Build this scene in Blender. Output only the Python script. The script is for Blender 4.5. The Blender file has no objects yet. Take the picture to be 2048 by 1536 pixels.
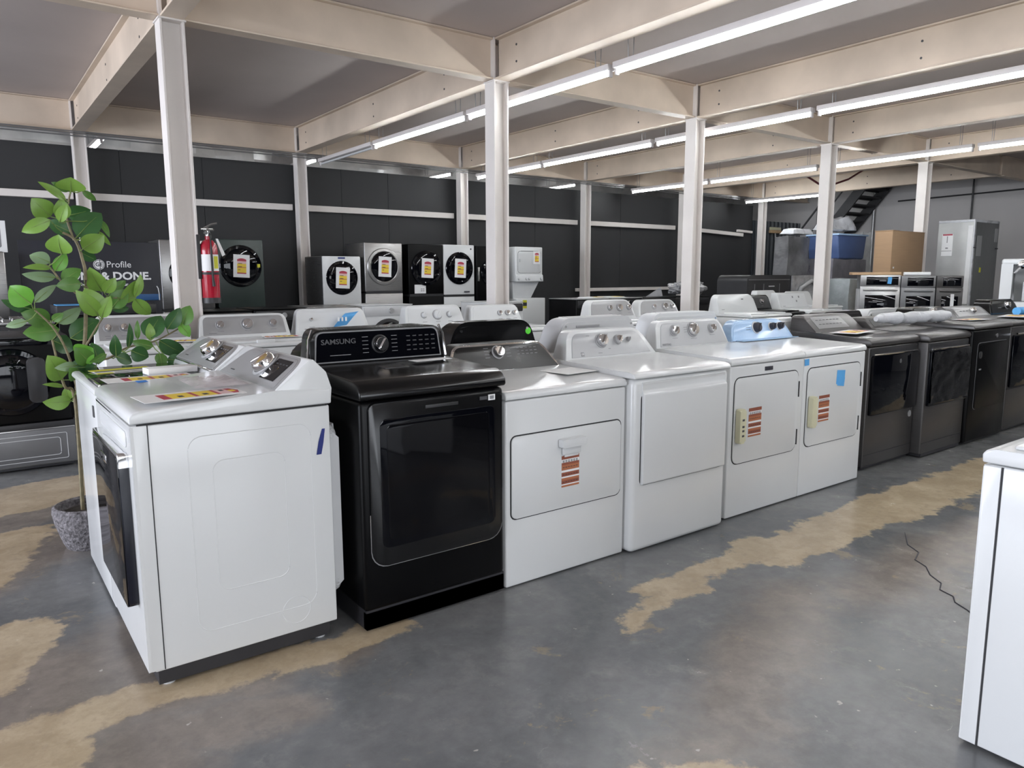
import bpy, bmesh, math, random
from mathutils import Vector, Matrix
R = math.radians
C = bpy.context.scene.collection
random.seed(7)

# ------------------------------------------------------------------ materials
MATS = {}
def nt(name):
    m = bpy.data.materials.new(name); m.use_nodes = True
    n = m.node_tree.nodes; n.clear()
    out = n.new('ShaderNodeOutputMaterial')
    return m, n, m.node_tree.links, out
def mat(name, col, rough=.5, metal=0., noise=0., scale=6., bump=0., bscale=40., coat=0., spec=.5, stretch=None, trans=0., emit=0.):
    if name in MATS: return MATS[name]
    m, n, l, out = nt(name)
    b = n.new('ShaderNodeBsdfPrincipled')
    b.inputs['Base Color'].default_value = (*col, 1)
    b.inputs['Roughness'].default_value = rough
    b.inputs['Metallic'].default_value = metal
    b.inputs['Specular IOR Level'].default_value = spec
    b.inputs['Coat Weight'].default_value = coat
    b.inputs['Coat Roughness'].default_value = .06
    if emit:
        b.inputs['Emission Color'].default_value = (*col, 1); b.inputs['Emission Strength'].default_value = emit
    tc = n.new('ShaderNodeTexCoord'); src = tc.outputs['Object']
    if stretch:
        mp = n.new('ShaderNodeMapping'); mp.inputs['Scale'].default_value = stretch
        l.new(src, mp.inputs['Vector']); src = mp.outputs['Vector']
    if noise:
        nz = n.new('ShaderNodeTexNoise'); nz.inputs['Scale'].default_value = scale; nz.inputs['Detail'].default_value = 5
        l.new(src, nz.inputs['Vector'])
        mr = n.new('ShaderNodeMapRange'); mr.inputs[1].default_value = .3; mr.inputs[2].default_value = .7
        mr.inputs[3].default_value = 1 - noise; mr.inputs[4].default_value = 1 + noise
        l.new(nz.outputs['Fac'], mr.inputs[0])
        mx = n.new('ShaderNodeMix'); mx.data_type = 'RGBA'; mx.blend_type = 'MULTIPLY'; mx.inputs[0].default_value = 1
        mx.inputs[6].default_value = (*col, 1)
        l.new(mr.outputs[0], mx.inputs[7]); l.new(mx.outputs[2], b.inputs['Base Color'])
        m2 = n.new('ShaderNodeMapRange'); m2.inputs[3].default_value = max(0, rough - .08); m2.inputs[4].default_value = min(1, rough + .08)
        l.new(nz.outputs['Fac'], m2.inputs[0]); l.new(m2.outputs[0], b.inputs['Roughness'])
    if bump:
        n2 = n.new('ShaderNodeTexNoise'); n2.inputs['Scale'].default_value = bscale; n2.inputs['Detail'].default_value = 4
        l.new(src, n2.inputs['Vector'])
        bp = n.new('ShaderNodeBump'); bp.inputs['Strength'].default_value = bump; bp.inputs['Distance'].default_value = .02
        l.new(n2.outputs['Fac'], bp.inputs['Height']); l.new(bp.outputs['Normal'], b.inputs['Normal'])
    last = b.outputs[0]
    if trans:
        t = n.new('ShaderNodeBsdfTransparent'); ms = n.new('ShaderNodeMixShader'); ms.inputs[0].default_value = trans
        l.new(last, ms.inputs[1]); l.new(t.outputs[0], ms.inputs[2]); last = ms.outputs[0]
    l.new(last, out.inputs[0])
    MATS[name] = m
    return m

WHITE = mat('white enamel', (.68, .69, .69), .17, noise=.015, scale=2, spec=.4)
WHITE2 = mat('white plastic', (.66, .67, .675), .32, noise=.02)
BLACK = mat('gloss black enamel', (.005, .005, .0055), .18, noise=.1, spec=.4)
BLACKM = mat('black painted steel', (.0022, .0022, .0026), .34, noise=.1, spec=.15)
GLASS = mat('black glass', (.002, .0023, .004), .04, spec=.34)
GRAPH = mat('graphite steel', (.08, .076, .075), .33, metal=.55, noise=.06, scale=3, stretch=(1, 1, 30))
GRAPHL = mat('light graphite', (.2, .2, .205), .34, metal=.5, noise=.05)
SILVER = mat('silver console plastic', (.36, .36, .365), .34, metal=.35, noise=.04)
STEEL = mat('brushed stainless', (.38, .375, .37), .3, metal=.9, noise=.08, scale=4, stretch=(1, 1, 40))
CHROME = mat('chrome', (.8, .8, .81), .09, metal=1, noise=.02)
GREY = mat('grey plastic', (.33, .33, .335), .4, noise=.04)
FACE = mat('brushed silver face', (.43, .435, .445), .35, metal=.15, noise=.03)
LGREY = mat('light grey plastic', (.55, .555, .56), .35, noise=.03)
DGREY = mat('dark grey plastic', (.022, .022, .024), .45, noise=.1)
KICK = mat('charcoal kick plate', (.02, .0195, .023), .45, noise=.1)
GAP = mat('dark gasket', (.02, .02, .022), .7, noise=.1)
CREAM = mat('cream door handle', (.62, .6, .42), .45, noise=.04)
BLUE = mat('blue masking tape', (.03, .2, .62), .6, noise=.06)
NAVY = mat('navy tape', (.008, .02, .16), .6, noise=.1)
BLUEL = mat('light blue tape', (.1, .38, .75), .55, noise=.06)
FILM = mat('blue protective film', (.4, .57, .8), .2, noise=.08, scale=3, bump=.15, bscale=7, coat=.3)
PAPER = mat('white card', (.8, .8, .8), .55, noise=.02)
RED = mat('crimson print', (.42, .04, .07), .5, noise=.04)
PINK = mat('pale pink print', (.75, .5, .5), .5, noise=.04)
YEL = mat('yellow print', (.8, .58, .05), .5, noise=.04)
YEL2 = mat('yellow label', (.62, .6, .03), .5, noise=.04)
INK = mat('ink', (.03, .03, .04), .6, noise=.1)
GINK = mat('grey ink', (.22, .22, .23), .5, noise=.1)
DINK = mat('dim grey print', (.055, .055, .06), .4, noise=.1)
ORANGE = mat('orange print', (.42, .15, .07), .55, noise=.08)
ORANGED = mat('dark orange print', (.28, .085, .05), .55, noise=.08)
LIME = mat('lime dot', (.12, .75, .05), .5, noise=.03)
PAINT = mat('cream steel paint', (.61, .505, .405), .55, noise=.13, scale=1.6, bump=.05, bscale=25)
COLP = mat('white column paint', (.71, .665, .63), .5, noise=.05, scale=2.5, bump=.05, bscale=25)
CEIL = mat('ceiling board', (.50, .435, .405), .85, noise=.06, scale=.8)
WALLB = mat('charcoal wall panel', (.0215, .022, .0235), .62, noise=.12, scale=1.2)
CORR = mat('corrugated dark steel', (.035, .042, .05), .55, noise=.12, scale=2)
WALLG = mat('grey wall paint', (.40, .385, .38), .8, noise=.07, scale=.7)
FOIL = mat('insulation foil', (.78, .77, .76), .38, metal=.35, noise=.2, scale=2, bump=.9, bscale=3.5)
CONDUIT = mat('steel conduit', (.3, .3, .3), .4, metal=.7, noise=.1)
FIXT = mat('fixture housing', (.62, .58, .57), .5, noise=.03)
CARD = mat('cardboard', (.33, .215, .125), .8, noise=.06, scale=3, stretch=(1, 1, 12))
PINE = mat('pale wood', (.5, .34, .2), .7, noise=.12, stretch=(1, 8, 8))
WRAPG = mat('grey wrapped steel', (.40, .405, .40), .36, metal=.25, noise=.05, bump=.12, bscale=12)
WRAPD = mat('dark wrapped steel', (.15, .155, .155), .36, metal=.3, noise=.08, bump=.12, bscale=12)
CLEAR = mat('clear plastic film', (.7, .72, .72), .18, noise=.1, bump=.6, bscale=14, trans=.45)
BAGW = mat('white plastic bag', (.62, .63, .66), .28, noise=.08, bump=.7, bscale=9, trans=.12)
BAGC = mat('crumpled grey film', (.4, .4, .41), .16, metal=.3, noise=.3, scale=8, bump=.8, bscale=12)
BINB = mat('blue bin plastic', (.07, .115, .26), .4, noise=.08)
STAIR = mat('dark stair steel', (.016, .016, .018), .6, noise=.1)
EXTR = mat('extinguisher red', (.38, .012, .03), .2, noise=.03, coat=.5)
RUBBER = mat('black rubber', (.014, .014, .014), .55, noise=.1)
STONE = mat('speckled stone pot', (.16, .15, .16), .85, noise=.75, scale=55, bump=.8, bscale=60)
SOIL = mat('dark soil', (.035, .03, .025), .95, noise=.4, scale=30, bump=.6)
BARK = mat('plant stem', (.19, .16, .09), .7, noise=.3, scale=30)
STEMG = mat('young green stem', (.16, .24, .06), .6, noise=.15, scale=20)
LEAFS = [mat('leaf green', (.17, .31, .05), .38, noise=.12, scale=9),
         mat('leaf mid green', (.085, .2, .035), .38, noise=.12, scale=9),
         mat('leaf dark green', (.035, .11, .03), .36, noise=.12, scale=9),
         mat('leaf pale underside', (.2, .3, .16), .5, noise=.1, scale=9),
         mat('leaf bright green', (.13, .36, .04), .38, noise=.1, scale=9)]
TUBE = mat('fluorescent tube', (.94, .98, 1.), .5, emit=1)
GREEN = mat('dark green enamel', (.035, .05, .045), .35, noise=.06)
SIGNB = mat('sign board navy black', (.011, .012, .02), .5, noise=.1)
SIGNW = mat('sign lettering white', (.8, .8, .8), .5, noise=.02)

# ------------------------------------------------------------------ mesh helpers
def rrect(x0, z0, x1, z1, r, n=5):
    if not isinstance(r, (tuple, list)): r = (r,) * 4
    pts = []
    for (cx, cz, a0, rr) in ((x0, z0, 180, r[0]), (x1, z0, 270, r[1]), (x1, z1, 0, r[2]), (x0, z1, 90, r[3])):
        sx = 1 if cx == x0 else -1; sz = 1 if cz == z0 else -1
        if rr <= 0: pts.append((cx, cz)); continue
        for k in range(n + 1):
            a = R(a0 + 90 * k / n)
            pts.append((cx + sx * rr + rr * math.cos(a), cz + sz * rr + rr * math.sin(a)))
    return pts
def trap(bx0, bx1, z0, tx0, tx1, z1, r=.03, n=5):
    """trapezoid outline with rounded upper corners"""
    pts = [(bx0, z0), (bx1, z0)]
    def corner(p, a, b):
        P = Vector(p); A = (Vector(a) - P).normalized() * r; B = (Vector(b) - P).normalized() * r
        return [tuple((1 - t) ** 2 * (P + A) + 2 * t * (1 - t) * P + t * t * (P + B)) for t in [k / n for k in range(n + 1)]]
    pts += corner((tx1, z1), (bx1, z0), (tx0, z1)) + corner((tx0, z1), (tx1, z1), (bx0, z0))
    return pts
class MB:
    def __init__(s): s.bm = bmesh.new(); s.mi = 0
    def _merge(s, b, M=None):
        if M is not None: bmesh.ops.transform(b, matrix=M, verts=b.verts)
        bmesh.ops.recalc_face_normals(b, faces=b.faces)
        for f in b.faces: f.material_index = s.mi
        me = bpy.data.meshes.new('t'); b.to_mesh(me); b.free(); s.bm.from_mesh(me); bpy.data.meshes.remove(me)
        return s
    def m(s, i): s.mi = i; return s
    def box(s, x0, x1, y0, y1, z0, z1, bev=0, seg=2, M=None):
        b = bmesh.new()
        vs = [b.verts.new(p) for p in ((x0, y0, z0), (x1, y0, z0), (x1, y1, z0), (x0, y1, z0), (x0, y0, z1), (x1, y0, z1), (x1, y1, z1), (x0, y1, z1))]
        for f in ((0, 3, 2, 1), (4, 5, 6, 7), (0, 1, 5, 4), (1, 2, 6, 5), (2, 3, 7, 6), (3, 0, 4, 7)): b.faces.new([vs[i] for i in f])
        if bev: bmesh.ops.bevel(b, geom=b.edges[:], offset=bev, segments=seg, profile=.5, affect='EDGES')
        return s._merge(b, M)
    def prism(s, pts, axis, a0, a1, bev=0, seg=2, which='all', M=None):
        """extrude a 2d outline along an axis; x: pts=(y,z), y: pts=(x,z), z: pts=(x,y). which='front' bevels the a0 cap only"""
        b = bmesh.new()
        def P(p, a):
            return (a, p[0], p[1]) if axis == 'x' else (p[0], a, p[1]) if axis == 'y' else (p[0], p[1], a)
        A = [b.verts.new(P(p, a0)) for p in pts]; B = [b.verts.new(P(p, a1)) for p in pts]
        n = len(pts)
        fa = b.faces.new(A); fb = b.faces.new(B[::-1])
        for i in range(n): b.faces.new((A[i], B[i], B[(i + 1) % n], A[(i + 1) % n]))
        if bev:
            e = b.edges[:] if which == 'all' else list(fa.edges) if which == 'front' else list(fa.edges) + list(fb.edges)
            bmesh.ops.bevel(b, geom=e, offset=bev, segments=seg, profile=.5, affect='EDGES')
        return s._merge(b, M)
    def loft(s, pts, yf, yb, bev=0, seg=2, M=None, xs=1.):
        """outline (x,z) lofted between y=yf(z) and y=yb(z); the front rim is bevelled"""
        b = bmesh.new()
        A = [b.verts.new((p[0], yf(p[1]), p[1])) for p in pts]; B = [b.verts.new((p[0] * xs, yb(p[1]), p[1])) for p in pts]
        n = len(pts); fa = b.faces.new(A); b.faces.new(B[::-1])
        for i in range(n): b.faces.new((A[i], B[i], B[(i + 1) % n], A[(i + 1) % n]))
        if bev: bmesh.ops.bevel(b, geom=list(fa.edges), offset=bev, segments=seg, profile=.5, affect='EDGES')
        return s._merge(b, M)
    def lathe(s, prof, n=32, M=None):
        """profile (r,h) spun about +z; closed where r=0"""
        b = bmesh.new(); rings = []
        for r, h in prof:
            if r <= 1e-6: rings.append([b.verts.new((0, 0, h))])
            else: rings.append([b.verts.new((r * math.cos(2 * math.pi * k / n), r * math.sin(2 * math.pi * k / n), h)) for k in range(n)])
        for A, B in zip(rings, rings[1:]):
            for k in range(n):
                k2 = (k + 1) % n
                if len(A) == 1 and len(B) == 1: continue
                if len(A) == 1: b.faces.new((A[0], B[k], B[k2]))
                elif len(B) == 1: b.faces.new((A[k], A[k2], B[0]))
                else: b.faces.new((A[k], A[k2], B[k2], B[k]))
        return s._merge(b, M)
    def tube(s, pts, r, n=8, M=None):
        b = bmesh.new(); pts = [Vector(p) for p in pts]; rs = r if isinstance(r, (list, tuple)) else [r] * len(pts)
        rings = []; up = Vector((0, 0, 1))
        for i, p in enumerate(pts):
            d = (pts[min(i + 1, len(pts) - 1)] - pts[max(i - 1, 0)]).normalized()
            u = d.cross(up)
            if u.length < .05: u = d.cross(Vector((1, 0, 0)))
            u.normalize(); v = d.cross(u)
            rings.append([b.verts.new(p + (u * math.cos(2 * math.pi * k / n) + v * math.sin(2 * math.pi * k / n)) * rs[i]) for k in range(n)])
        for A, B in zip(rings, rings[1:]):
            for k in range(n): b.faces.new((A[k], A[(k + 1) % n], B[(k + 1) % n], B[k]))
        b.faces.new(rings[0]); b.faces.new(rings[-1][::-1])
        return s._merge(b, M)
    def poly(s, pts, M=None):
        b = bmesh.new(); b.faces.new([b.verts.new(p) for p in pts]); return s._merge(b, M)
    def text(s, txt, size, M, depth=.0008, align='CENTER', sx=1., bold=0):
        cu = bpy.data.curves.new('t', 'FONT'); cu.body = txt; cu.size = size; cu.extrude = depth; cu.align_x = align; cu.align_y = 'CENTER'
        cu.offset = bold; cu.resolution_u = 3
        o = bpy.data.objects.new('t', cu); C.objects.link(o)
        me = bpy.data.meshes.new_from_object(o.evaluated_get(bpy.context.evaluated_depsgraph_get()))
        b = bmesh.new(); b.from_mesh(me)
        bmesh.ops.transform(b, matrix=Matrix.Diagonal((sx, 1, 1, 1)), verts=b.verts)
        bpy.data.objects.remove(o); bpy.data.curves.remove(cu); bpy.data.meshes.remove(me)
        return s._merge(b, M)
    def build(s, name, mats, parent=None, label=None, smooth=True):
        me = bpy.data.meshes.new(name); s.bm.to_mesh(me); s.bm.free()
        for mt in (mats if isinstance(mats, (list, tuple)) else [mats]): me.materials.append(mt)
        if smooth and len(me.polygons):
            me.shade_smooth(); me.set_sharp_from_angle(angle=R(38))
        o = bpy.data.objects.new(name, me); C.objects.link(o)
        if parent is not None: o.parent = parent
        if label: o['label'] = label
        return o
def thing(name, label, cat, loc=(0, 0, 0), rz=0, group=None):
    o = bpy.data.objects.new(name, None); C.objects.link(o); o.empty_display_size = .1
    o.location = loc; o.rotation_euler = (0, 0, R(rz)); o['label'] = label; o['category'] = cat
    if group: o['group'] = group
    return o
def tag(o, label, cat, group=None):
    o['label'] = label; o['category'] = cat
    if group: o['group'] = group
    return o
def struct(o): o['kind'] = 'structure'; return o
def at(o, loc, rz=0): o.location = loc; o.rotation_euler = (0, 0, R(rz)); return o
# matrix placing local +z along the outward normal of a front face that leans back by `lean` (dy/dz); text reads upright
def face_M(x, z, y0, z0, lean, off=0.):
    t = math.atan(lean)
    n = Vector((0, -math.cos(t), math.sin(t))); u = Vector((1, 0, 0)); v = n.cross(u)
    p = Vector((x, y0 + lean * (z - z0), z)) + n * off
    return Matrix(((u.x, v.x, n.x, p.x), (u.y, v.y, n.y, p.y), (u.z, v.z, n.z, p.z), (0, 0, 0, 1)))

# ------------------------------------------------------------------ appliance part builders (local: x across, y=0 front, +y depth, z up)
def cabinet(t, w, d, z0, z1, m, bev=.012, name='cabinet'):
    return MB().box(-w / 2, w / 2, 0, d, z0, z1, bev, 3).build(name, m, t)
def kick(t, w, d, z1, m=None, ins=.02, z0=.012):
    return MB().box(-w / 2 + ins, w / 2 - ins, ins, d - ins, z0, z1 + .01).build('kick_plate', m or KICK, t)
def feet(t, w, d, m=None):
    for sx in (-1, 1):
        for y in (.05, d - .06):
            MB().lathe([(0, 0), (.022, 0), (.022, .008), (.012, .012), (.012, .03), (0, .03)], 12, Matrix.Translation((sx * (w / 2 - .05), y, 0))).build('foot', m or LGREY, t)
def top_panel(t, w, prof, m, bev=.006, name='top_panel'):
    return MB().prism(prof, 'x', -w / 2, w / 2, bev, 3).build(name, m, t)
def flat_lid(t, w, d, z0, z1, m, zb=None, over=.006):
    zb = zb or z1 + .01
    return top_panel(t, w, [(-over, z0), (-over - .002, z0 + (z1 - z0) * .5), (.004, z1), (.03, z1 + .004), (d * .75, zb), (d, zb), (d, z0)], m)
class Console:
    def __init__(s, t, outline, y0, z0, lean, d, m, face=None, fm=None, fshrink=.012, rim=None, name='control_console', bev=.008, back_in=0., xs=.92):
        s.t, s.y0, s.z0, s.lean = t, y0, z0, lean
        yf = lambda z: y0 + lean * (z - z0)
        zmax = max(p[1] for p in outline)
        s.obj = MB().loft(outline, yf, lambda z: max(yf(z) + .015, d - back_in * (z - z0) / (zmax - z0)), bev, 3, xs=xs).build(name, m, t)
        if rim: MB().loft(rim[0], lambda z: yf(z) - .0022, lambda z: yf(z) + .006, .001, 1).build('console_trim', rim[1], t)
        s.off = 0
        if face:
            s.off = .0036
            MB().loft(face, lambda z: yf(z) - .0036, lambda z: yf(z) + .006, .001, 1).build('control_panel', fm, t)
    def M(s, x, z, off=0): return face_M(x, z, s.y0, s.z0, s.lean, off + s.off)
    def knob(s, x, z, r, h=.022, m=None, base=None, pointer=True):
        mb = MB()
        mb.lathe([(r * 1.25, 0), (r * 1.25, .003), (r * 1.05, .006)], 28, s.M(x, z)).m(1)
        mb.lathe([(r, .002), (r * .97, h * .75), (r * .86, h), (0, h * 1.03)], 28, s.M(x, z))
        if pointer: mb.box(-r * .13, r * .13, -r * .8, r * .8, h * .9, h * 1.35, r * .05, 1, s.M(x, z) @ Matrix.Rotation(R(-35), 4, 'Z'))
        return mb.build('knob', [base or GREY, m or CHROME], s.t)
    def text(s, x, z, txt, size, m, sx=1., name='lettering'):
        return MB().text(txt, size, s.M(x, z, .0004), sx=sx, bold=size * .015).build(name, m, s.t, smooth=False)
    def marks(s, lst, m, name='panel_print'):
        mb = MB()
        for (x, z, w, h) in lst: mb.box(-w / 2, w / 2, -h / 2, h / 2, -.0005, .0006, M=s.M(x, z))
        return mb.build(name, m, s.t, smooth=False)
def dial_marks(x, z, dx=.07, rows=5, pitch=.014, w=.028):
    out = []
    for k in range(rows):
        for sx in (-1, 1): out.append((x + sx * dx, z + (k - (rows - 1) / 2) * pitch, w, .0025))
    return out
def panel(t, pts, y0, y1, m, bev=.004, name='door', parent=None):
    return MB().prism(pts, 'y', y0, y1, bev, 2, 'front').build(name, m, parent or t)
def plain_door(t, x0, x1, z0, z1, r=.03, m=None):
    panel(t, rrect(x0 - .006, z0 - .006, x1 + .006, z1 + .006, r + .006), -.0018, .004, GAP, 0, 'door_gasket')
    return panel(t, rrect(x0, z0, x1, z1, r), -.0065, .004, m or WHITE, .004)
def warn_label(door, x, z1, w, h, y=-.0075):
    mb = MB().box(x, x + w, y, y + .001, z1 - h, z1)
    mb.m(1)
    for a, b, i in ((0, .115, 2), (.22, .29, 2), (.29, .46, 1), (.53, .66, 2), (.71, .78, 1), (.78, .9, 2), (.94, 1., 1)):
        mb.m(i); mb.box(x, x + w, y - .0006, y + .0006, z1 - h * b, z1 - h * a)
    mb.m(3)
    for a in (.15, .19, .36, .595, .83):
        for k in range(6): mb.box(x + w * (.06 + .15 * k), x + w * (.06 + .15 * k + .1), y - .0011, y, z1 - h * (a + .018), z1 - h * a)
    return mb.build('warning_label', [PAPER, ORANGE, ORANGED, INK], door, 'orange striped warning label', smooth=False)
def tape(t, x, z, w, h, y, m=None, rot=0, name='tape_strip', label='strip of blue masking tape'):
    M = Matrix.Translation((x, y, z)) @ Matrix.Rotation(R(rot), 4, 'Y')
    return MB().box(-w / 2, w / 2, -.0008, .0008, -h / 2, h / 2, M=M).build(name, m or BLUEL, t, label, smooth=False)
def price_print(mb, w, h, M, i0=0):
    """card of size w x h in local xy facing +z: red arched header, pink band, yellow blocks"""
    mb.m(i0).box(-w / 2, w / 2, -h / 2, h / 2, -.0015, .0005, M=M)
    a, b = -w * .27, w * .29
    top = h * .34; bot = -h * .34
    hd = [(a, top - h * .13)] + [(a + (b - a) * k / 8, top - h * .05 * (abs(k - 4) / 4) ** 2) for k in range(9)] + [(b, top - h * .13)]
    mb.m(i0 + 1).prism(hd, 'z', 0, .0012, M=M)
    mb.m(i0 + 2).box(a, b, top - h * .24, top - h * .12, 0, .001, M=M)
    mb.m(i0 + 3).box(a, b, bot + h * .05, top - h * .24, 0, .001, M=M)
    mb.m(i0 + 1).box(a, b, bot, bot + h * .05, 0, .0012, M=M); mb.box(a, b, top - h * .41, top - h * .385, 0, .0014, M=M)
    mb.m(i0 + 4)
    for k, z in enumerate((-.18, -.04, .1)):
        mb.box(a + w * .06, a + w * (.3 if k else .2), h * z, h * (z + .025), 0, .0016, M=M)
    return mb
CARDM = [PAPER, RED, PINK, YEL, INK]
def price_card(parent, x, y, z, w=.24, h=.33, rot=0):
    M = Matrix.Translation((x, y, z)) @ Matrix.Rotation(R(90), 4, 'X') @ Matrix.Rotation(R(rot), 4, 'Z')
    return price_print(MB(), w, h, M).build('price_card', CARDM, parent, 'white price card with red and yellow print', smooth=False)
def price_sheet(loc, rz, w, h, label, pitch=0):
    mb = MB().box(-w / 2, w / 2, -h / 2, h / 2, 0, .001)
    y = lambda f: -h / 2 + h * f
    a, b = -w * .30, w * .30
    for f0, f1, i in ((.20, .28, 1), (.28, .50, 3), (.50, .54, 1), (.54, .72, 3), (.72, .755, 1), (.755, .875, 2)):
        mb.m(i).box(a, b, y(f0), y(f1), .0006, .0016)
    mb.m(1).prism([(a, y(.875)), (b, y(.875)), (b, y(.93)), (0, y(.975)), (a, y(.93))], 'z', .0006, .0017)
    mb.m(3).box(-w * .08, w * .12, y(.88), y(.935), .0016, .0021)
    mb.m(4)
    for f in (.36, .60): mb.box(w * .02, w * .2, y(f), y(f + .05), .0015, .0021)
    mb.box(-w * .2, -w * .05, y(.80), y(.84), .0015, .0021)
    o = mb.build('price_sheet', CARDM, None, smooth=False)
    o.location = loc; o.rotation_euler = (0, R(pitch), R(rz)); o.rotation_mode = 'XYZ'
    return tag(o, label, 'price sheet', 'price sheets lying on machine tops')

# ------------------------------------------------------------------ setting
# floor: stained grey concrete with worn ochre areas (paint loss and dirt have shapes of their own)
def floor_material():
    m, n, l, out = nt('stained concrete')
    b = n.new('ShaderNodeBsdfPrincipled'); l.new(b.outputs[0], out.inputs[0])
    tc = n.new('ShaderNodeTexCoord'); pos = tc.outputs['Object']
    def math_(op, a, c=None, clamp=False):
        k = n.new('ShaderNodeMath'); k.operation = op; k.use_clamp = clamp
        for i, v in enumerate((a, c)):
            if v is None: continue
            if isinstance(v, (int, float)): k.inputs[i].default_value = v
            else: l.new(v, k.inputs[i])
        return k.outputs[0]
    def noise(scale, detail=6, rough=.55, vec=None, dist=0):
        k = n.new('ShaderNodeTexNoise'); k.inputs['Scale'].default_value = scale; k.inputs['Detail'].default_value = detail
        k.inputs['Roughness'].default_value = rough; k.inputs['Distortion'].default_value = dist
        l.new(vec or pos, k.inputs['Vector']); return k
    def ramp(v, a, c):
        k = n.new('ShaderNodeMapRange'); k.inputs[1].default_value = a; k.inputs[2].default_value = c; k.interpolation_type = 'SMOOTHSTEP'
        l.new(v, k.inputs[0]); return k.outputs[0]
    def mix(f, a, c, mode='MIX'):
        k = n.new('ShaderNodeMix'); k.data_type = 'RGBA'; k.blend_type = mode
        if isinstance(f, (int, float)): k.inputs[0].default_value = f
        else: l.new(f, k.inputs[0])
        for i, v in ((6, a), (7, c)):
            if isinstance(v, tuple): k.inputs[i].default_value = (*v, 1)
            else: l.new(v, k.inputs[i])
        return k.outputs[2]
    # wobble the coordinates so that patch edges break up
    nz = noise(2.2, 8, .62)
    sub = n.new('ShaderNodeVectorMath'); sub.operation = 'SUBTRACT'; sub.inputs[1].default_value = (.5, .5, .5); l.new(nz.outputs['Color'], sub.inputs[0])
    sc = n.new('ShaderNodeVectorMath'); sc.operation = 'SCALE'; sc.inputs['Scale'].default_value = .42; l.new(sub.outputs[0], sc.inputs[0])
    ad = n.new('ShaderNodeVectorMath'); ad.operation = 'ADD'; l.new(pos, ad.inputs[0]); l.new(sc.outputs[0], ad.inputs[1])
    nz2 = noise(9., 10, .7)
    sub2 = n.new('ShaderNodeVectorMath'); sub2.operation = 'SUBTRACT'; sub2.inputs[1].default_value = (.5, .5, .5); l.new(nz2.outputs['Color'], sub2.inputs[0])
    sc2 = n.new('ShaderNodeVectorMath'); sc2.operation = 'SCALE'; sc2.inputs['Scale'].default_value = .17; l.new(sub2.outputs[0], sc2.inputs[0])
    ad2 = n.new('ShaderNodeVectorMath'); ad2.operation = 'ADD'; l.new(ad.outputs[0], ad2.inputs[0]); l.new(sc2.outputs[0], ad2.inputs[1])
    wob = ad2.outputs[0]
    def capsule(ax, ay, bx, by, r, soft=.02):
        A = Vector((ax, ay, 0)); B = Vector((bx, by, 0)); d = B - A
        s1 = n.new('ShaderNodeVectorMath'); s1.operation = 'SUBTRACT'; s1.inputs[1].default_value = A; l.new(wob, s1.inputs[0])
        dt = n.new('ShaderNodeVectorMath'); dt.operation = 'DOT_PRODUCT'; dt.inputs[1].default_value = d / max(d.length_squared, 1e-6); l.new(s1.outputs[0], dt.inputs[0])
        t = math_('MAXIMUM', math_('MINIMUM', dt.outputs['Value'], 1.), 0.)
        s2 = n.new('ShaderNodeVectorMath'); s2.operation = 'SCALE'; s2.inputs[0].default_value = d; l.new(t, s2.inputs['Scale'])
        ds = n.new('ShaderNodeVectorMath'); ds.operation = 'DISTANCE'; l.new(s1.outputs[0], ds.inputs[0]); l.new(s2.outputs[0], ds.inputs[1])
        return ramp(ds.outputs['Value'], r + soft, r - soft)
    def union(lst):
        v = lst[0]
        for k in lst[1:]: v = math_('MAXIMUM', v, k)
        return v
    ochre = union([capsule(2.45, 2.22, 3.4, 2.24, .09), capsule(3.3, 2.2, 5.8, 2.16, .19), capsule(5.6, 2.16, 12, 2.2, .2), capsule(2.12, 2.07, 2.7, 2.14, .06),
                   capsule(.62, 2.62, 1.3, 2.66, .09), capsule(.05, 2.6, .6, 2.68, .12), capsule(-.1, 3.1, .12, 3.5, .16), capsule(-.6, 2.6, .02, 2.55, .2),
                   capsule(0, 4.2, .2, 4.9, .12), capsule(-.3, 5.6, .5, 5.8, .35), capsule(-.8, 2.1, -.1, 2.2, .3), capsule(1.9, .9, 1.5, 1.3, .1), capsule(-4, 4, -.8, 4, .6)])
    taupe = union([capsule(-.4, 3.3, .42, 2.72, .3, .1), capsule(.2, 2.9, 1.1, 2.55, .1, .06), capsule(-.2, 2.45, .75, 2.33, .13, .08), capsule(-.3, 5.2, .4, 5.6, .4, .1), capsule(2.0, 1.4, 2.9, 1.75, .17, .12), capsule(1.4, 1.2, 2.1, 1.4, .12, .12), capsule(3.2, 1.6, 4.6, 1.6, .18, .15), capsule(.2, 2.9, .45, 3.3, .12, .1), capsule(-.2, 4.2, .2, 4.6, .3, .1), capsule(.1, 2.75, .7, 2.6, .2, .1), capsule(-.5, 2.2, .3, 2.3, .2, .1)])
    fine = noise(14, 9, .7).outputs['Fac']; big = noise(1.1, 5, .6, None, .8).outputs['Fac']; mid = noise(4.5, 8, .65, wob).outputs['Fac']
    grey = mix(ramp(big, .35, .65), (.12, .125, .13), (.18, .182, .183))
    grey = mix(math_('MULTIPLY', ramp(mid, .5, .72), .55), grey, (.24, .237, .228))
    oc = mix(ramp(mid, .35, .65), (.42, .33, .215), (.53, .43, .295))
    oc = mix(math_('MULTIPLY', ramp(fine, .5, .68), .6), oc, (.29, .23, .16))
    ta = mix(ramp(mid, .35, .65), (.20, .172, .148), (.265, .226, .192))
    col = mix(math_('MULTIPLY', taupe, .85), grey, ta)
    # scattered worn flecks of the same ochre
    fl = math_('MULTIPLY', ramp(noise(3.3, 10, .72, None, .4).outputs['Fac'], .60, .66), .6)
    col = mix(fl, col, (.3, .235, .155))
    col = mix(math_('MULTIPLY', ochre, .93), col, oc)
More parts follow.
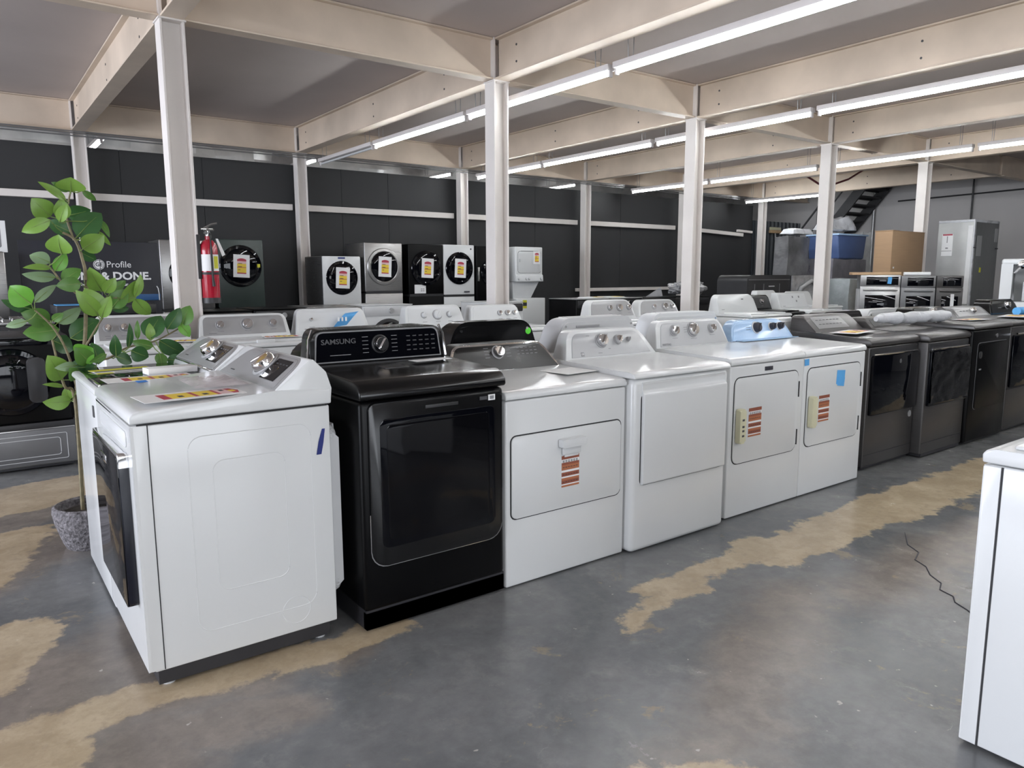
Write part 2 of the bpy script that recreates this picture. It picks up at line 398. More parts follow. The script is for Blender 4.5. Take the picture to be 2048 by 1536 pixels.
    # pale scratches and chips
    mp = n.new('ShaderNodeMapping'); mp.inputs['Rotation'].default_value = (0, 0, .7); mp.inputs['Scale'].default_value = (5, 60, 1); l.new(wob, mp.inputs['Vector'])
    scr = math_('MULTIPLY', ramp(noise(1.0, 3, .5, mp.outputs['Vector']).outputs['Fac'], .68, .76), ramp(big, .4, .6))
    col = mix(math_('MULTIPLY', scr, .3), col, (.5, .48, .46))
    chip = ramp(noise(22, 2, .5).outputs['Fac'], .735, .77)
    col = mix(math_('MULTIPLY', chip, .6), col, (.55, .52, .47))
    col = mix(.5, col, mix(fine, (.35, .35, .35), (1.65, 1.65, 1.65)), 'MULTIPLY')
    l.new(col, b.inputs['Base Color'])
    l.new(math_('ADD', math_('MULTIPLY', mid, .40), .0), b.inputs['Roughness'])
    b.inputs['Specular IOR Level'].default_value = .42
    bp = n.new('ShaderNodeBump'); bp.inputs['Strength'].default_value = .14; bp.inputs['Distance'].default_value = .01
    l.new(mid, bp.inputs['Height']); l.new(bp.outputs['Normal'], b.inputs['Normal'])
    return m
ZB, ZC = 3.44, 3.85           # beam underside, ceiling
YW, XR = 12.35, 19.5          # charcoal partition, grey wall
CX = [1.52 + 3.165 * i for i in range(6)]
YF, YK = 6.55, 12.12
struct(MB().box(-8, XR, -7, 15.2, -.1, 0).build('floor', floor_material()))
struct(MB().box(-8, XR, -7, 15.2, ZC, ZC + .1).build('ceiling', CEIL))
struct(MB().box(XR, XR + .1, -7, 15.2, 0, ZC).build('wall_right', WALLG))
struct(MB().box(4.2, XR, -7.1, -7, 0, ZC).box(-8, 4.2, -7.1, -7, 0, .35).box(-8, 4.2, -7.1, -7, 3.05, ZC).box(-8, -4, -7.1, -7, .35, 3.05).build('wall_front', WALLB))
def crumple(name, x0, x1, y, z0, z1, m, amp=.13, nx=60, nz=6):
    b = bmesh.new(); rows = []
    rnd = random.Random(3)
    for j in range(nz + 1):
        rows.append([b.verts.new((x0 + (x1 - x0) * i / nx, y + rnd.uniform(-amp, amp) - .1 * math.sin(j / nz * math.pi), z0 + (z1 - z0) * j / nz)) for i in range(nx + 1)])
    for j in range(nz):
        for i in range(nx): b.faces.new((rows[j][i], rows[j][i + 1], rows[j + 1][i + 1], rows[j + 1][i]))
    mb = MB(); mb._merge(b); return mb.build(name, m)
MB_back = MB().box(-8, XR, 15, 15.2, 0, ZC).build('wall_back', WALLG); struct(MB_back)
struct(crumple('insulation_panel', -2, XR, 14.8, 2.9, ZC, FOIL)).name = 'wall_insulation'
# charcoal partition: panels with fine seams
pw = MB()
seams = [-3, -.4, 2.05, 3.2, 5.5, 6.4, 8.6, 9.8, 12.3, 14.9, 17.25]
for a, c in zip(seams, seams[1:]): pw.box(a + .003, c - .003, YW, YW + .03, 0, 3.28)
pw.box(-3, 17.25, YW + .012, YW + .06, 0, 3.27)
struct(pw.build('wall_partition', WALLB))
cw = MB()
zig = []
x = 17.3; k = 0
while x < XR:
    zig += [(x, YW + (.05 if k % 2 else 0)), (x + .06, YW + (.05 if k % 2 else 0))]; x += .09; k += 1
cw.prism(zig + [(XR, YW + .15), (17.3, YW + .15)], 'z', 0, 2.9)
struct(cw.build('wall_corrugated', CORR))
# side wall toward the street with three big panes: daylight comes in here
wl = MB().box(-8.1, -8, -7, 15.2, 0, .35).box(-8.1, -8, -7, 15.2, 3.4, ZC).box(-8.1, -8, 12, 15.2, .35, 3.4).box(-8.1, -8, -7, 0, .35, 3.4)
struct(wl.build('wall_left', WALLG))
PANE = mat('window glass', (.9, .95, 1.), .03, trans=.9)
for k in range(4):
    y0 = 0 + k * 12 / 4; y1 = y0 + 12 / 4
    fr = struct(MB().box(-8.08, -8.02, y0, y0 + .05, .35, 3.4).box(-8.08, -8.02, y1 - .05, y1, .35, 3.4).box(-8.08, -8.02, y0, y1, .35, .41).box(-8.08, -8.02, y0, y1, 3.34, 3.4).build('window_%d' % (k + 1), DGREY))
    MB().box(-8.055, -8.045, y0 + .05, y1 - .05, .41, 3.34).build('pane', PANE, fr)
for k in range(2):  # unseen front panes, made up to go with the fill on machine fronts
    x0 = -4 + k * 4.1; x1 = x0 + 4.1
    fr = struct(MB().box(x0, x0 + .05, -7.08, -7.02, .35, 3.05).box(x1 - .05, x1, -7.08, -7.02, .35, 3.05).box(x0, x1, -7.08, -7.02, .35, .41).box(x0, x1, -7.08, -7.02, 2.99, 3.05).build('window_%d' % (k + 5), DGREY))
    MB().box(x0 + .05, x1 - .05, -7.055, -7.045, .41, 2.99).build('pane', PANE, fr)
# steel columns (H section) and beams (I section)
def h_col(x, y, w=.185, d=.17, t=.018, z1=ZB):
    mb = MB().box(x - w / 2, x - w / 2 + t, y - d / 2, y + d / 2, 0, z1, .003, 1).box(x + w / 2 - t, x + w / 2, y - d / 2, y + d / 2, 0, z1, .003, 1)
    mb.box(x - w / 2 + t, x + w / 2 - t, y - .008, y + .008, 0, z1)
    mb.box(x - w / 2 - .01, x + w / 2 + .01, y - d / 2 - .01, y + d / 2 + .01, z1 - .012, z1)
    mb.box(x - w / 2 - .04, x + w / 2 + .04, y - d / 2 - .04, y + d / 2 + .04, 0, .014)
    # stub between the beams up to the ceiling
    mb.box(x - w / 2, x - w / 2 + t, y - d / 2, y + d / 2, z1, ZC).box(x + w / 2 - t, x + w / 2, y - d / 2, y + d / 2, z1, ZC)
    return struct(mb.build('column', COLP))
for i, x in enumerate(CX):
    if i < 5: h_col(x, YF)
    h_col(x, YK, .17, .16)
def beam_y(x, y0, y1, z0=ZB, z1=ZC, w=.17):
    mb = MB().box(x - w / 2, x + w / 2, y0, y1, z0, z0 + .018, .003, 1).box(x - w / 2, x + w / 2, y0, y1, z1 - .02, z1 - .002, .003, 1)
    mb.box(x - .03, x + .03, y0, y1, z0 + .01, z1 - .01)
    for yy in (y0 + .2, y0 + .9, (y0 + y1) / 2, y1 - .3):
        for zz in (.12, .28):
            mb.m(1).lathe([(0, .004), (.012, .004), (.012, 0)], 8, Matrix.Translation((x - .03, yy, z0 + zz)) @ Matrix.Rotation(R(-90), 4, 'Y')); mb.m(0)
    return struct(mb.build('ceiling_beam', [PAINT, DINK]))
def beam_x(y, x0, x1, z0=ZB, z1=ZC, w=.15):
    mb = MB().box(x0, x1, y - w / 2, y + w / 2, z0 + .004, z0 + .02, .003, 1).box(x0, x1, y - w / 2, y + w / 2, z1 - .02, z1 - .002, .003, 1)
    mb.box(x0, x1, y - .025, y + .025, z0 + .01, z1 - .01)
    return struct(mb.build('ceiling_beam', PAINT))
for x in CX[:5]:
    beam_y(x, YF + .085, YK - .08); beam_y(x, 1.0, YF - .085); beam_y(x, -7, .92)
beam_y(CX[5], YF, YK - .08)
for y, w in ((YF, .092), (YK, .085)):
    xs = [-8 + w] + CX + [XR + w - .1]
    for a, c in zip(xs, xs[1:]): beam_x(y, a + w, c - w)
beam_x(.96, -8, CX[0] - .1)
for a, c in zip(CX[:4], CX[1:5]): beam_x(.96, a + .1, c - .1)
# pale rail across the partition between the columns
xs = [-2.8] + CX
for k, (a, c) in enumerate(zip(xs, xs[1:])):
    if k == 5: continue
    struct(MB().box(a + .1, c - .1, YW - .09, YW, 2.535, 2.635, .004, 1).build('trim_%d' % (k + 1), COLP))
MR = Matrix.Translation((14.3, YW - .06, 2.585)) @ Matrix.Rotation(R(2.2), 4, 'Y')
struct(MB().box(0, 2.45, -.04, .03, -.045, .045, .004, 1, MR).box(2.25, 2.85, -.03, .05, .07, .13, .004, 1, MR).build('trim_6', COLP))
# lower rail that the wall machines stand against, right of the stacked laundry
struct(MB().box(CX[3] - .1, CX[4] - .1, YW - .12, YW - .02, 1.1, 1.17, .004, 1).build('trim_7', COLP))
# hairline crack in the slab
b = MB(); cr = [(4.186, 1.893), (4.0, 1.79), (3.93, 1.7), (3.811, 1.664), (3.76, 1.585), (3.672, 1.528), (3.61, 1.45), (3.529, 1.42), (3.50, 1.35), (3.442, 1.319), (3.40, 1.25), (3.371, 1.22), (3.287, 1.196), (3.1, 1.05)]
b.tube([(x, y, .0008) for x, y in cr], [.0015] + [.0035] * (len(cr) - 2) + [.001], 5)
struct(b.build('floor_crack', INK))

# ------------------------------------------------------------------ fluorescent strips hung from chains (the room's own lamps, plus some added for light)
def strip(x, y0, y1, label, z=3.27, lit=True, chain=True):
    t = thing('strip_light', label, 'light fixture', (x, (y0 + y1) / 2, z), 0, 'fluorescent strip lights')
    h = (y1 - y0) / 2
    MB().box(-.05, .05, -h, h, .026, .08, .006, 2).build('housing', FIXT, t)
    for s in (-1, 1):
        MB().box(-.02, .02, s * (h - .012) - .012, s * (h - .012) + .012, -.03, .04, .004, 1).build('end_cap', FIXT, t)
    MB().tube([(0, -h + .02, 0), (0, h - .02, 0)], .0165, 12).build('tube', TUBE if lit else LGREY, t)
    if chain:
        for s in (-1, 1):
            y = s * (h - .18)
            MB().tube([(-.03, y, .085), (-.05, y, ZC - z)], .004, 5).tube([(.03, y, .085), (.05, y, ZC - z)], .004, 5).build('hanging_wire', CONDUIT, t)
    return t
for x, ys, nm in ((4.95, [(-4.6, -2.25), (-2.2, .15), (.2, 2.58), (2.63, 5.06), (5.12, 7.47), (7.53, 9.9)], 'nearest the plant'),  # near ends of these rows are unseen, run on to light the fronts
              (8.06, [(-4.6, -2.25), (-2.2, .15), (.2, 2.44), (2.5, 4.95), (5.02, 7.4), (7.48, 9.92), (9.97, 11.9)], 'second from the plant'),
              (12.2, [(-2.2, .15), (.2, 2.5), (2.5, 4.9), (4.97, 7.25), (7.45, 9.75), (9.8, 11.9)], 'third from the plant'),
              (16.3, [(9.5, 11.9)], 'in front of the stairs'), (1.9, [(-5.0, -2.65), (-2.6, -.25)], 'added unseen above the near aisle'), (-1.5, [(-5.0, -2.65), (-2.6, -.25)], 'added unseen nearest the street windows')):  # last two rows are unseen, added to light floor and machine fronts
    for k, (a, c) in enumerate(ys):
        far = len(ys) - 1 - k
        w = ('segment touching the charcoal wall', 'second segment from the wall', 'third segment from the wall', 'fourth segment from the wall', 'fifth segment from the wall', 'sixth segment from the wall', 'seventh segment from the wall')[far]
        strip(x, a, c, 'lit strip light, row %s, %s' % (nm, w) if len(ys) > 1 else 'single lit strip light hanging by the dark stairs')
strip(4.95, 9.97, 11.9, 'unlit strip light with dark tube beside the second ceiling beam', lit=False)
for x, y0, lab in ((1.95, 13.1, 'short lit tube above the charcoal wall behind the plant'), (5.35, 13.0, 'short lit tube above the charcoal wall above the white front loader'), (8.3, 13.2, 'short lit tube above the charcoal wall by the third wall column'), (11.6, 13.1, 'added short lit tube above the charcoal wall by the fourth wall column'), (-1.2, 13.0, 'added short lit tube above the charcoal wall past the plant, out by the street windows')):  # last two tubes are added to brighten the insulation foil
    strip(x, y0, y0 + 1.2, lab, 3.5)
# conduits along the back beam
cd = thing('conduit_run', 'bundle of thin steel conduits running along the back ceiling beam', 'conduit', (0, YK - .13, 3.405))
for k, (dy, dz) in enumerate(((0, 0), (.03, -.03), (-.03, .02))):
    MB().tube([(-2, dy, dz), (5, dy, dz - .012), (10, dy, dz), (17.2, dy, dz - .012)], .009, 8).build('conduit', CONDUIT, cd)
pr = MB().tube([(XR - .06, 10.2, 0), (XR - .06, 10.2, 3.84)], .035, 10)
tag(pr.build('wall_pipe', CONDUIT), 'thin vertical steel pipe on the grey wall beside the stairs', 'pipe')
pr = MB().tube([(XR - .05, 7.85, 0), (XR - .05, 7.85, 3.8)], .02, 8)
tag(pr.build('wall_conduit', DGREY), 'dark vertical conduit on the grey wall above the wrapped fridge', 'conduit')
pr = MB().tube([(XR - .04, 9.6, 3.3), (XR - .04, 6, 3.36), (XR - .04, 2, 3.42)], .018, 8)
tag(pr.build('wall_conduit', DGREY), 'long level conduit high on the grey wall', 'conduit')
MB_h = MB().tube([(14.4, 9.4, 3.845), (14.8, 9.38, 3.6), (15.4, 9.35, 3.42), (15.9, 9.33, 3.44), (16.5, 9.3, 3.6), (17.1, 9.3, 3.845)], .022, 8)
tag(MB_h.build('red_hose', mat('dark red hose', (.14, .02, .03), .5, noise=.1)), 'dark red hose sagging under the ceiling by the stairs', 'hose')
eb = thing('electrical_box', 'grey electrical box on the grey wall', 'electrical box', (XR, 5.85, 1.75), -90)
MB().box(-.3, .3, -.14, 0, 0, .75, .01).build('box_body', GREY, eb); MB().box(-.27, .27, -.15, -.135, .03, .72, .005).build('cover', GREY, eb)
# stairs rising along the grey wall, seen from underneath
st = thing('staircase', 'dark open steel staircase rising along the grey wall', 'staircase', (0, 0, 0))
y_at = lambda z: 13.06 - z * .826
for xx in (18.25, 19.35):
    MB().prism([(y_at(1.0), 1.0), (y_at(1.0) - .3, 1.0), (y_at(3.8) - .3, 3.8), (y_at(3.8), 3.8)], 'x', xx, xx + .06).build('stringer', STAIR, st)
MB().box(18.2, 19.42, 11.85, 12.3, 0, 1.0).build('landing', STAIR, st)
for k in range(14):
    z = 1.1 + k * .19
    MB().box(18.31, 19.35, y_at(z) - .30, y_at(z) - .02, z, z + .035).box(18.31, 19.35, y_at(z) - .05, y_at(z) - .02, z - .03, z + .06).build('tread', STAIR, st)
MB().tube([(18.22, y_at(1.0) - .1, 1.9), (18.22, y_at(2.9) - .1, 3.78)], .025, 8).tube([(18.22, y_at(1.0) - .1, 1.45), (18.22, y_at(3.3) - .1, 3.75)], .018, 8).build('handrail', STAIR, st)
for k in range(4):
    z = 1.1 + k * .6
    if z + .95 < 3.8: MB().tube([(18.22, y_at(z) - .1, z), (18.22, y_at(z) - .1, z + .93)], .018, 8).build('baluster', STAIR, st)

# ------------------------------------------------------------------ front row of dryers
def dryer(name, label, x, y, rz=0, cat='dryer', group=None): return thing(name, label, cat, (x, y, 0), rz, group)

# gloss black dryer with the big black glass door
t = dryer('dryer', 'gloss black dryer with large black glass door, beside the white end dryer', 1.562, 2.63)
w, d = .70, .68
cabinet(t, w, d, .085, .962, BLACKM, .022); kick(t, w, d, .085, KICK, .004)
MB().box(-w / 2 + .004, w / 2 - .004, .004, .03, .012, .085).build('toe_panel', DGREY, t)
top_panel(t, w + .006, [(-.004, .964), (-.016, .975), (-.012, 1.0), (.012, 1.028), (.05, 1.04), (.3, 1.05), (.52, 1.058), (d, 1.06), (d, .964)], BLACK, .01)
MB().box(-.10, .02, .26, .36, 1.045, 1.053, .003, M=None).build('lid_badge', DGREY, t)
c = Console(t, trap(-.352, .352, 1.05, -.33, .335, 1.212, .05), .5, 1.05, .1, d, BLACK,
            trap(-.318, .322, 1.068, -.305, .308, 1.197, .03), GLASS, rim=(trap(-.325, .329, 1.062, -.311, .315, 1.203, .034), GINK))
for sx in (-1, 1): MB().tube([(sx * .356, .503, 1.062), (sx * .345, .513, 1.17), (sx * .325, .518, 1.213)], .006, 8).build('console_side_trim', CHROME, t)
c.knob(.0, 1.135, .035, .03, CHROME, DGREY)
c.text(-.205, 1.155, 'SAMSUNG', .032, DINK, 1.15)
c.marks([(-.2, 1.095, .1, .003)], GINK)
c.marks(dial_marks(0, 1.135, .075, 5, .018, .03), GINK)
c.marks([(.15 + .034 * i, 1.165 - .022 * j, .02, .005) for i in range(5) for j in range(4)], DINK)
o = panel(t, rrect(-.318, .275, .328, .952, (.07, .07, .03, .03)), -.012, .004, BLACK, .004, 'door')
MB().prism(rrect(-.322, .271, .332, .5, (.074, .074, 0, 0)), 'y', -.009, .002).build('door_trim', CHROME, t)
panel(t, rrect(-.27, .35, .29, .885, .03), -.0135, -.008, GLASS, .001, 'door_glass', o)
panel(t, rrect(-.24, .38, .26, .86, .02), -.0145, -.013, mat('smoked glass', (.003, .003, .004), .06, spec=.3), .001, 'inner_window', o)
MB().box(-.06, .1, -.0135, -.01, .908, .922, .001).build('door_badge', DGREY, o)
MB().box(.255, .29, -.0152, -.01, .91, .935).m(1).box(.262, .283, -.0158, -.01, .915, .93).build('white_tag', [PAPER, GINK], o, 'small white tag')
MB().box(.21, .248, -.0145, -.012, .915, .93).build('print', DINK, o)

p = MB().box(-.10, .10, -.035, .035, 0, .0012).build('paper_card', PAPER, None, smooth=False)
at(p, (1.745, 2.985, 1.0612), 4); tag(p, 'narrow white card lying on the gloss black dryer below its console', 'paper')

# white dryer with black console, hamper door and handle in the middle
t = dryer('dryer', 'white dryer with black sloped console and centre door handle', 2.303, 2.635)
w, d = .762, .68
cabinet(t, w, d, .005, .888, WHITE, .01)
flat_lid(t, w + .004, d, .893, .928, WHITE, .955)
c = Console(t, trap(-.375, .372, .945, -.30, .268, 1.092, .04), .5, .945, .45, d, DGREY,
            trap(-.357, .353, .955, -.292, .258, 1.083, .035), mat('satin black console', (.014, .0135, .0135), .3, noise=.08),
            rim=(trap(-.374, .371, .946, -.30, .267, 1.091, .04), CHROME))
c.knob(-.035, 1.045, .03, .03, CHROME)
c.text(-.275, .985, 'Whirlpool', .04, GINK)
c.marks(dial_marks(-.035, 1.045, .07, 4, .016, .03), GINK)
c.marks([(.1 + .03 * i, 1.06 - .016 * j, .018, .004) for i in range(5) for j in range(3)], GINK)
o = plain_door(t, -.35, .345, .333, .722, .028)
MB().prism(rrect(-.075, .638, .078, .678, .006), 'y', -.046, -.012, .005, 2, 'front').box(-.055, .06, -.022, -.012, .598, .632, .004).build('handle', WHITE2, o)
MB().box(-.04, .05, -.016, -.012, .585, .603, .002).build('handle_catch', WHITE2, o)
warn_label(o, -.052, .590, .112, .155)
p = MB().box(-.12, .12, -.1, .1, 0, .0012).build('paper_sheet', PAPER, None, smooth=False)
at(p, (2.56, 2.93, .949), 6); tag(p, 'thin white paper lying on the white dryer with black console', 'paper')

# white dryer with tall plain door and a scooped door top
t = dryer('dryer', 'white dryer with tall plain door scooped at its top, two console knobs', 3.078, 2.59)
w, d = .766, .72
cabinet(t, w, d, .005, .924, WHITE, .028)
flat_lid(t, w + .006, d, .928, .956, WHITE, .975, .01)
c = Console(t, trap(-.384, .384, .955, -.315, .255, 1.132, .05), .53, .955, .38, d, WHITE,
            trap(-.325, .318, .985, -.285, .235, 1.118, .05), FACE, xs=.84)
c.knob(-.075, 1.068, .036, .034); c.knob(.06, 1.068, .024, .028); c.knob(.148, 1.066, .012, .018, GREY)
c.marks([(-.17, 1.1, .025, .003), (-.02, 1.105, .03, .003), (-.1, 1.0, .03, .003), (-.02, 1.02, .018, .004)], GINK)
c.marks([(-.24, 1.0, .024, .024)], GINK, 'badge'); c.text(-.24, 1.0, 'GE', .016, PAPER)
panel(t, rrect(-.3295, .364, .3515, .85, .03), -.0025, .004, GAP, 0, 'door_gasket')
o = MB().prism([(.004, .37), (-.016, .37), (-.022, .378), (-.022, .838), (-.019, .85), (-.006, .857), (-.0015, .866), (-.0015, .893), (-.009, .907), (.004, .907)], 'x', -.324, .346, .004, 2).build('door', WHITE, t)

# the two matching white dryers with cream handles
def side_door_dryer(x, label, film):
    t = dryer('dryer', label, x, 2.64)
    w, d = .752, .70
    cabinet(t, w, d, .006, .922, WHITE, .01)
    flat_lid(t, w, d, .927, .965, WHITE, .985)
    o = plain_door(t, -.335, .312, .335, .85, .045)
    # dark hinge slots on the handle-free side
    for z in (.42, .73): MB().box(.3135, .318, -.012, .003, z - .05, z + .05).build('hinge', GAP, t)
    MB().prism(rrect(-.325, .465, -.268, .67, .012), 'y', -.045, -.012, .012, 3, 'front').build('handle', CREAM, o, 'cream handle')
    MB().prism(rrect(-.268, .48, -.25, .655, .008), 'y', -.02, -.012, .004, 2, 'front').build('handle_recess', LGREY, o)
    warn_label(o, -.195, .66, .125, .175)
    return t, o, d
t, o, d = side_door_dryer(3.918, 'white dryer with grey three-knob console and black badge above its door', False)
MB().box(-.045, .035, -.004, .004, .875, .9, .002).build('badge', INK, t, 'small black badge')
for z in (.505, .535, .56, .60): MB().box(-.305, -.285, -.0462, -.04, z, z + .012).build('handle_mark', DINK, t)
c = Console(t, trap(-.385, .364, .972, -.335, .30, 1.152, .045), .57, .972, .3, d, WHITE, trap(-.335, .345, .99, -.295, .28, 1.14, .04), FACE)
for x, r in ((-.185, .03), (0, .042), (.195, .027)): c.knob(x, 1.088, r, .03)
c.text(-.275, 1.003, 'MAYTAG', .02, GINK)
c.marks([(-.185, 1.04, .05, .003), (0, 1.03, .06, .003), (.195, 1.045, .05, .003), (-.07, 1.09, .03, .003), (-.07, 1.075, .03, .003), (-.07, 1.105, .03, .003)], GINK)
t, o, d = side_door_dryer(4.672, 'white dryer with blue-filmed console and blue tape on its door', True)
c = Console(t, trap(-.360, .40, .972, -.33, .27, 1.128, .10, 8), .57, .972, .3, d, FILM, trap(-.345, .36, .985, -.305, .25, 1.118, .09, 8), FILM)
for x, r in ((-.06, .036), (.125, .026), (.225, .026)): c.knob(x, 1.07, r, .034, INK, LGREY)
c.marks([(-.33, .985, .05, .004), (-.15, 1.06, .05, .003), (-.15, 1.075, .05, .003)], DINK)
MB().box(-.32, .34, .50, .57, .99, .993).build('film_flap', FILM, t, 'loose flap of blue film')
tape(o, .055, .765, .1, .095, -.0078, BLUEL, 4); tape(t, -.35, .893, .05, .042, -.0012, BLUEL, -3)
tape(o, .06, .735, .085, .06, -.009, BLUEL, 8)

# graphite dryers further along
def glass_door_dryer(x, y, w, label, film):
    d = .68
    t = dryer('dryer', label, x, y)
    cabinet(t, w, d, .03, .925, GRAPH, .012)
    top_panel(t, w + .004, [(-.008, .93), (-.014, .95), (-.004, .975), (.03, .985), (.3, 1.0), (d * .78, 1.012), (d, 1.012), (d, .93)], GRAPH, .008)
    kick(t, w, d, .03, KICK, .02)
    MB().box(-w / 2 + .01, w / 2 - .01, -.002, .004, .118, .122).build('toe_seam', GAP, t)
    panel(t, rrect(-w / 2 + .02, .855, w / 2 - .02, .915, .01), -.003, .004, DGREY, .002, 'handle_channel')
    MB().tube([(-w / 2 + .045, -.012, .868), (0, -.02, .868), (w / 2 - .03, -.012, .868)], .007, 8).build('door_handle', CHROME, t)
    o = panel(t, rrect(-w / 2 + .03, .42, w / 2 - .012, .862, (.012, .012, .02, .02)), -.022, .004, GLASS, .006, 'door')
    return t, o, w, d
t, o, w, d = glass_door_dryer(5.62, 2.72, .735, 'graphite dryer with uncovered black glass door, next to the last white one', 0)
MB().lathe([(0, .003), (.018, .003), (.018, 0)], 5, face_M(.06, .80, -.022, .8, 0)).build('badge', CHROME, o)
MB().lathe([(0, .002), (.026, .002), (.026, 0)], 16, face_M(.31, .365, 0, .365, 0)).build('round_sticker', SILVER, t)
c = Console(t, trap(-.35, .36, 1.0, -.33, .34, 1.13, .04), .43, 1.0, 1.1, d, GRAPH, trap(-.27, .18, 1.03, -.26, .17, 1.115, .02), GRAPHL)
c.marks([(-.2 + .05 * i, 1.09 - .03 * j, .03, .006) for i in range(7) for j in range(2)], DINK)
for k, x in enumerate((-.31, -.26)): MB().box(x - .02, x + .02, .05, .08, .989, .992).build('lid_sticker', PAPER, t)
price_sheet((5.52, 3.0, 1.011), -80, .2, .42, 'yellow and white sheet on the graphite dryer with uncovered glass door')
t, o, w, d = glass_door_dryer(6.37, 2.65, .735, 'graphite dryer whose glass door is wrapped in crinkled black film', 1)
wr = MB(); bb = bmesh.new(); rnd = random.Random(9); nx, nz = 16, 14
g = [[bb.verts.new((-w / 2 + .035 + (w - .06) * i / nx, -.032 + rnd.uniform(-.006, .006), .44 + .41 * j / nz)) for i in range(nx + 1)] for j in range(nz + 1)]
for j in range(nz):
    for i in range(nx): bb.faces.new((g[j][i], g[j][i + 1], g[j + 1][i + 1], g[j + 1][i]))
wr._merge(bb); wr.build('door_wrap', mat('crinkled black film', (.003, .003, .004), .1, noise=.2, bump=.3, bscale=9, spec=.3), o, 'crinkled glossy film')
MB().box(.28, .325, -.03, -.022, .485, .52).build('white_tag', PAPER, o)
c = Console(t, trap(-.36, .36, 1.0, -.34, .34, 1.09, .04), .45, 1.0, 1.0, d, GRAPH, trap(-.3, .3, 1.02, -.29, .29, 1.08, .02), DGREY)
MB().box(-.35, .33, .0, .03, .012, .035).build('base_plate', KICK, t)
rl = MB(); rnd = random.Random(5)
rl.tube([(x, rnd.uniform(-.015, .015), .045 + rnd.uniform(-.006, .008)) for x in [-.62 + k * .085 for k in range(14)]], [.02] + [.045 + rnd.uniform(-.008, .008) for k in range(12)] + [.03], 12)
o = rl.build('plastic_roll', BAGW); at(o, (6.45, 2.95, 1.05), -3); tag(o, 'roll of clear white plastic lying across the graphite dryer tops', 'plastic roll')
t = dryer('dryer', 'matte black dryer with side-swing door outline in the front row', 7.15, 2.63)
w, d = .79, .70
cabinet(t, w, d, .02, .985, BLACKM, .018); kick(t, w, d, .02, KICK, .02)
top_panel(t, w + .004, [(-.006, .988), (-.012, 1.0), (.0, 1.022), (.03, 1.03), (d * .75, 1.045), (d, 1.045), (d, .988)], GRAPH, .008)
panel(t, rrect(-.29, .3, .33, .875, .04), -.0015, .004, GINK, 0, 'door_gasket')
o = panel(t, rrect(-.287, .303, .327, .872, .038), -.008, .004, BLACKM, .004, 'door')
MB().prism(rrect(-.27, .74, -.21, .80, .02), 'y', -.012, -.006, .003, 2, 'front').build('door_catch', DGREY, o); MB().box(-.25, -.21, -.012, -.006, .64, .652).build('door_print', GINK, o)
MB().lathe([(0, .003), (.02, .003), (.02, 0)], 14, face_M(.09, .92, 0, .92, 0)).build('badge', CHROME, t)
c = Console(t, trap(-.39, .38, 1.035, -.3, .3, 1.15, .04), .5, 1.035, .5, d, BLACK, trap(-.35, .34, 1.045, -.28, .28, 1.142, .03), DGREY)
c.knob(.03, 1.1, .034, .035)
c.marks([(-.17, 1.085, .05, .008)], GINK); c.marks([(.15 + .03 * i, 1.11 - .02 * j, .016, .004) for i in range(4) for j in range(2)], GINK)
price_sheet((7.33, 2.88, 1.045), 84, .16, .36, 'plain-edged price sheet on the matte black dryer', 0)
t = dryer('dryer', 'graphite dryer with black window, second last in the front row', 8.0, 2.65)
w, d = .80, .70
cabinet(t, w, d, .03, .98, GRAPH, .012); kick(t, w, d, .03)
flat_lid(t, w + .004, d, .985, 1.02, GRAPH, 1.04)
o = panel(t, rrect(-.37, .42, .38, .9, .02), -.02, .004, GLASS, .006, 'door')
MB().tube([(-.34, -.03, .915), (.34, -.03, .915)], .008, 8).build('door_handle', CHROME, t)
MB().box(-.39, .39, -.003, .003, .40, .415).build('seam', GAP, t)
c = Console(t, trap(-.39, .39, 1.03, -.35, .35, 1.13, .04), .46, 1.03, 1.0, d, GRAPHL, trap(-.33, .33, 1.045, -.31, .31, 1.12, .03), SILVER)
c.knob(.05, 1.085, .03, .03); c.marks([(-.2 + .07 * i, 1.09, .04, .008) for i in range(3)], DINK)
price_sheet((8.25, 2.85, 1.046), -80, .22, .5, 'yellow and white sheet on the second last dryer of the front row')
t = dryer('dryer', 'black dryer with chrome knob at the far end of the front row', 8.85, 2.65)
cabinet(t, .80, .7, .03, .98, BLACKM, .012); kick(t, .8, .7, .03); flat_lid(t, .804, .7, .985, 1.02, BLACKM, 1.035)
panel(t, rrect(-.36, .3, .36, .9, .03), -.012, .004, GLASS, .005, 'door')
c = Console(t, trap(-.39, .38, 1.03, -.31, .29, 1.185, .06), .5, 1.03, .35, .7, BLACK, trap(-.34, .34, 1.05, -.28, .27, 1.17, .05), BLACKM)
c.knob(.06, 1.12, .034, .035); c.marks([(-.12, 1.1, .08, .006)], GINK)
tr = MB().tube([(-.5, 0, .04), (-.2, .01, .04), (.2, -.01, .04), (.5, 0, .04)], .04, 12).build('film_roll', BLUEL)
at(tr, (9.0, 2.9, 1.04), -4); tag(tr, 'roll of light blue film on the farthest black dryer', 'film roll')

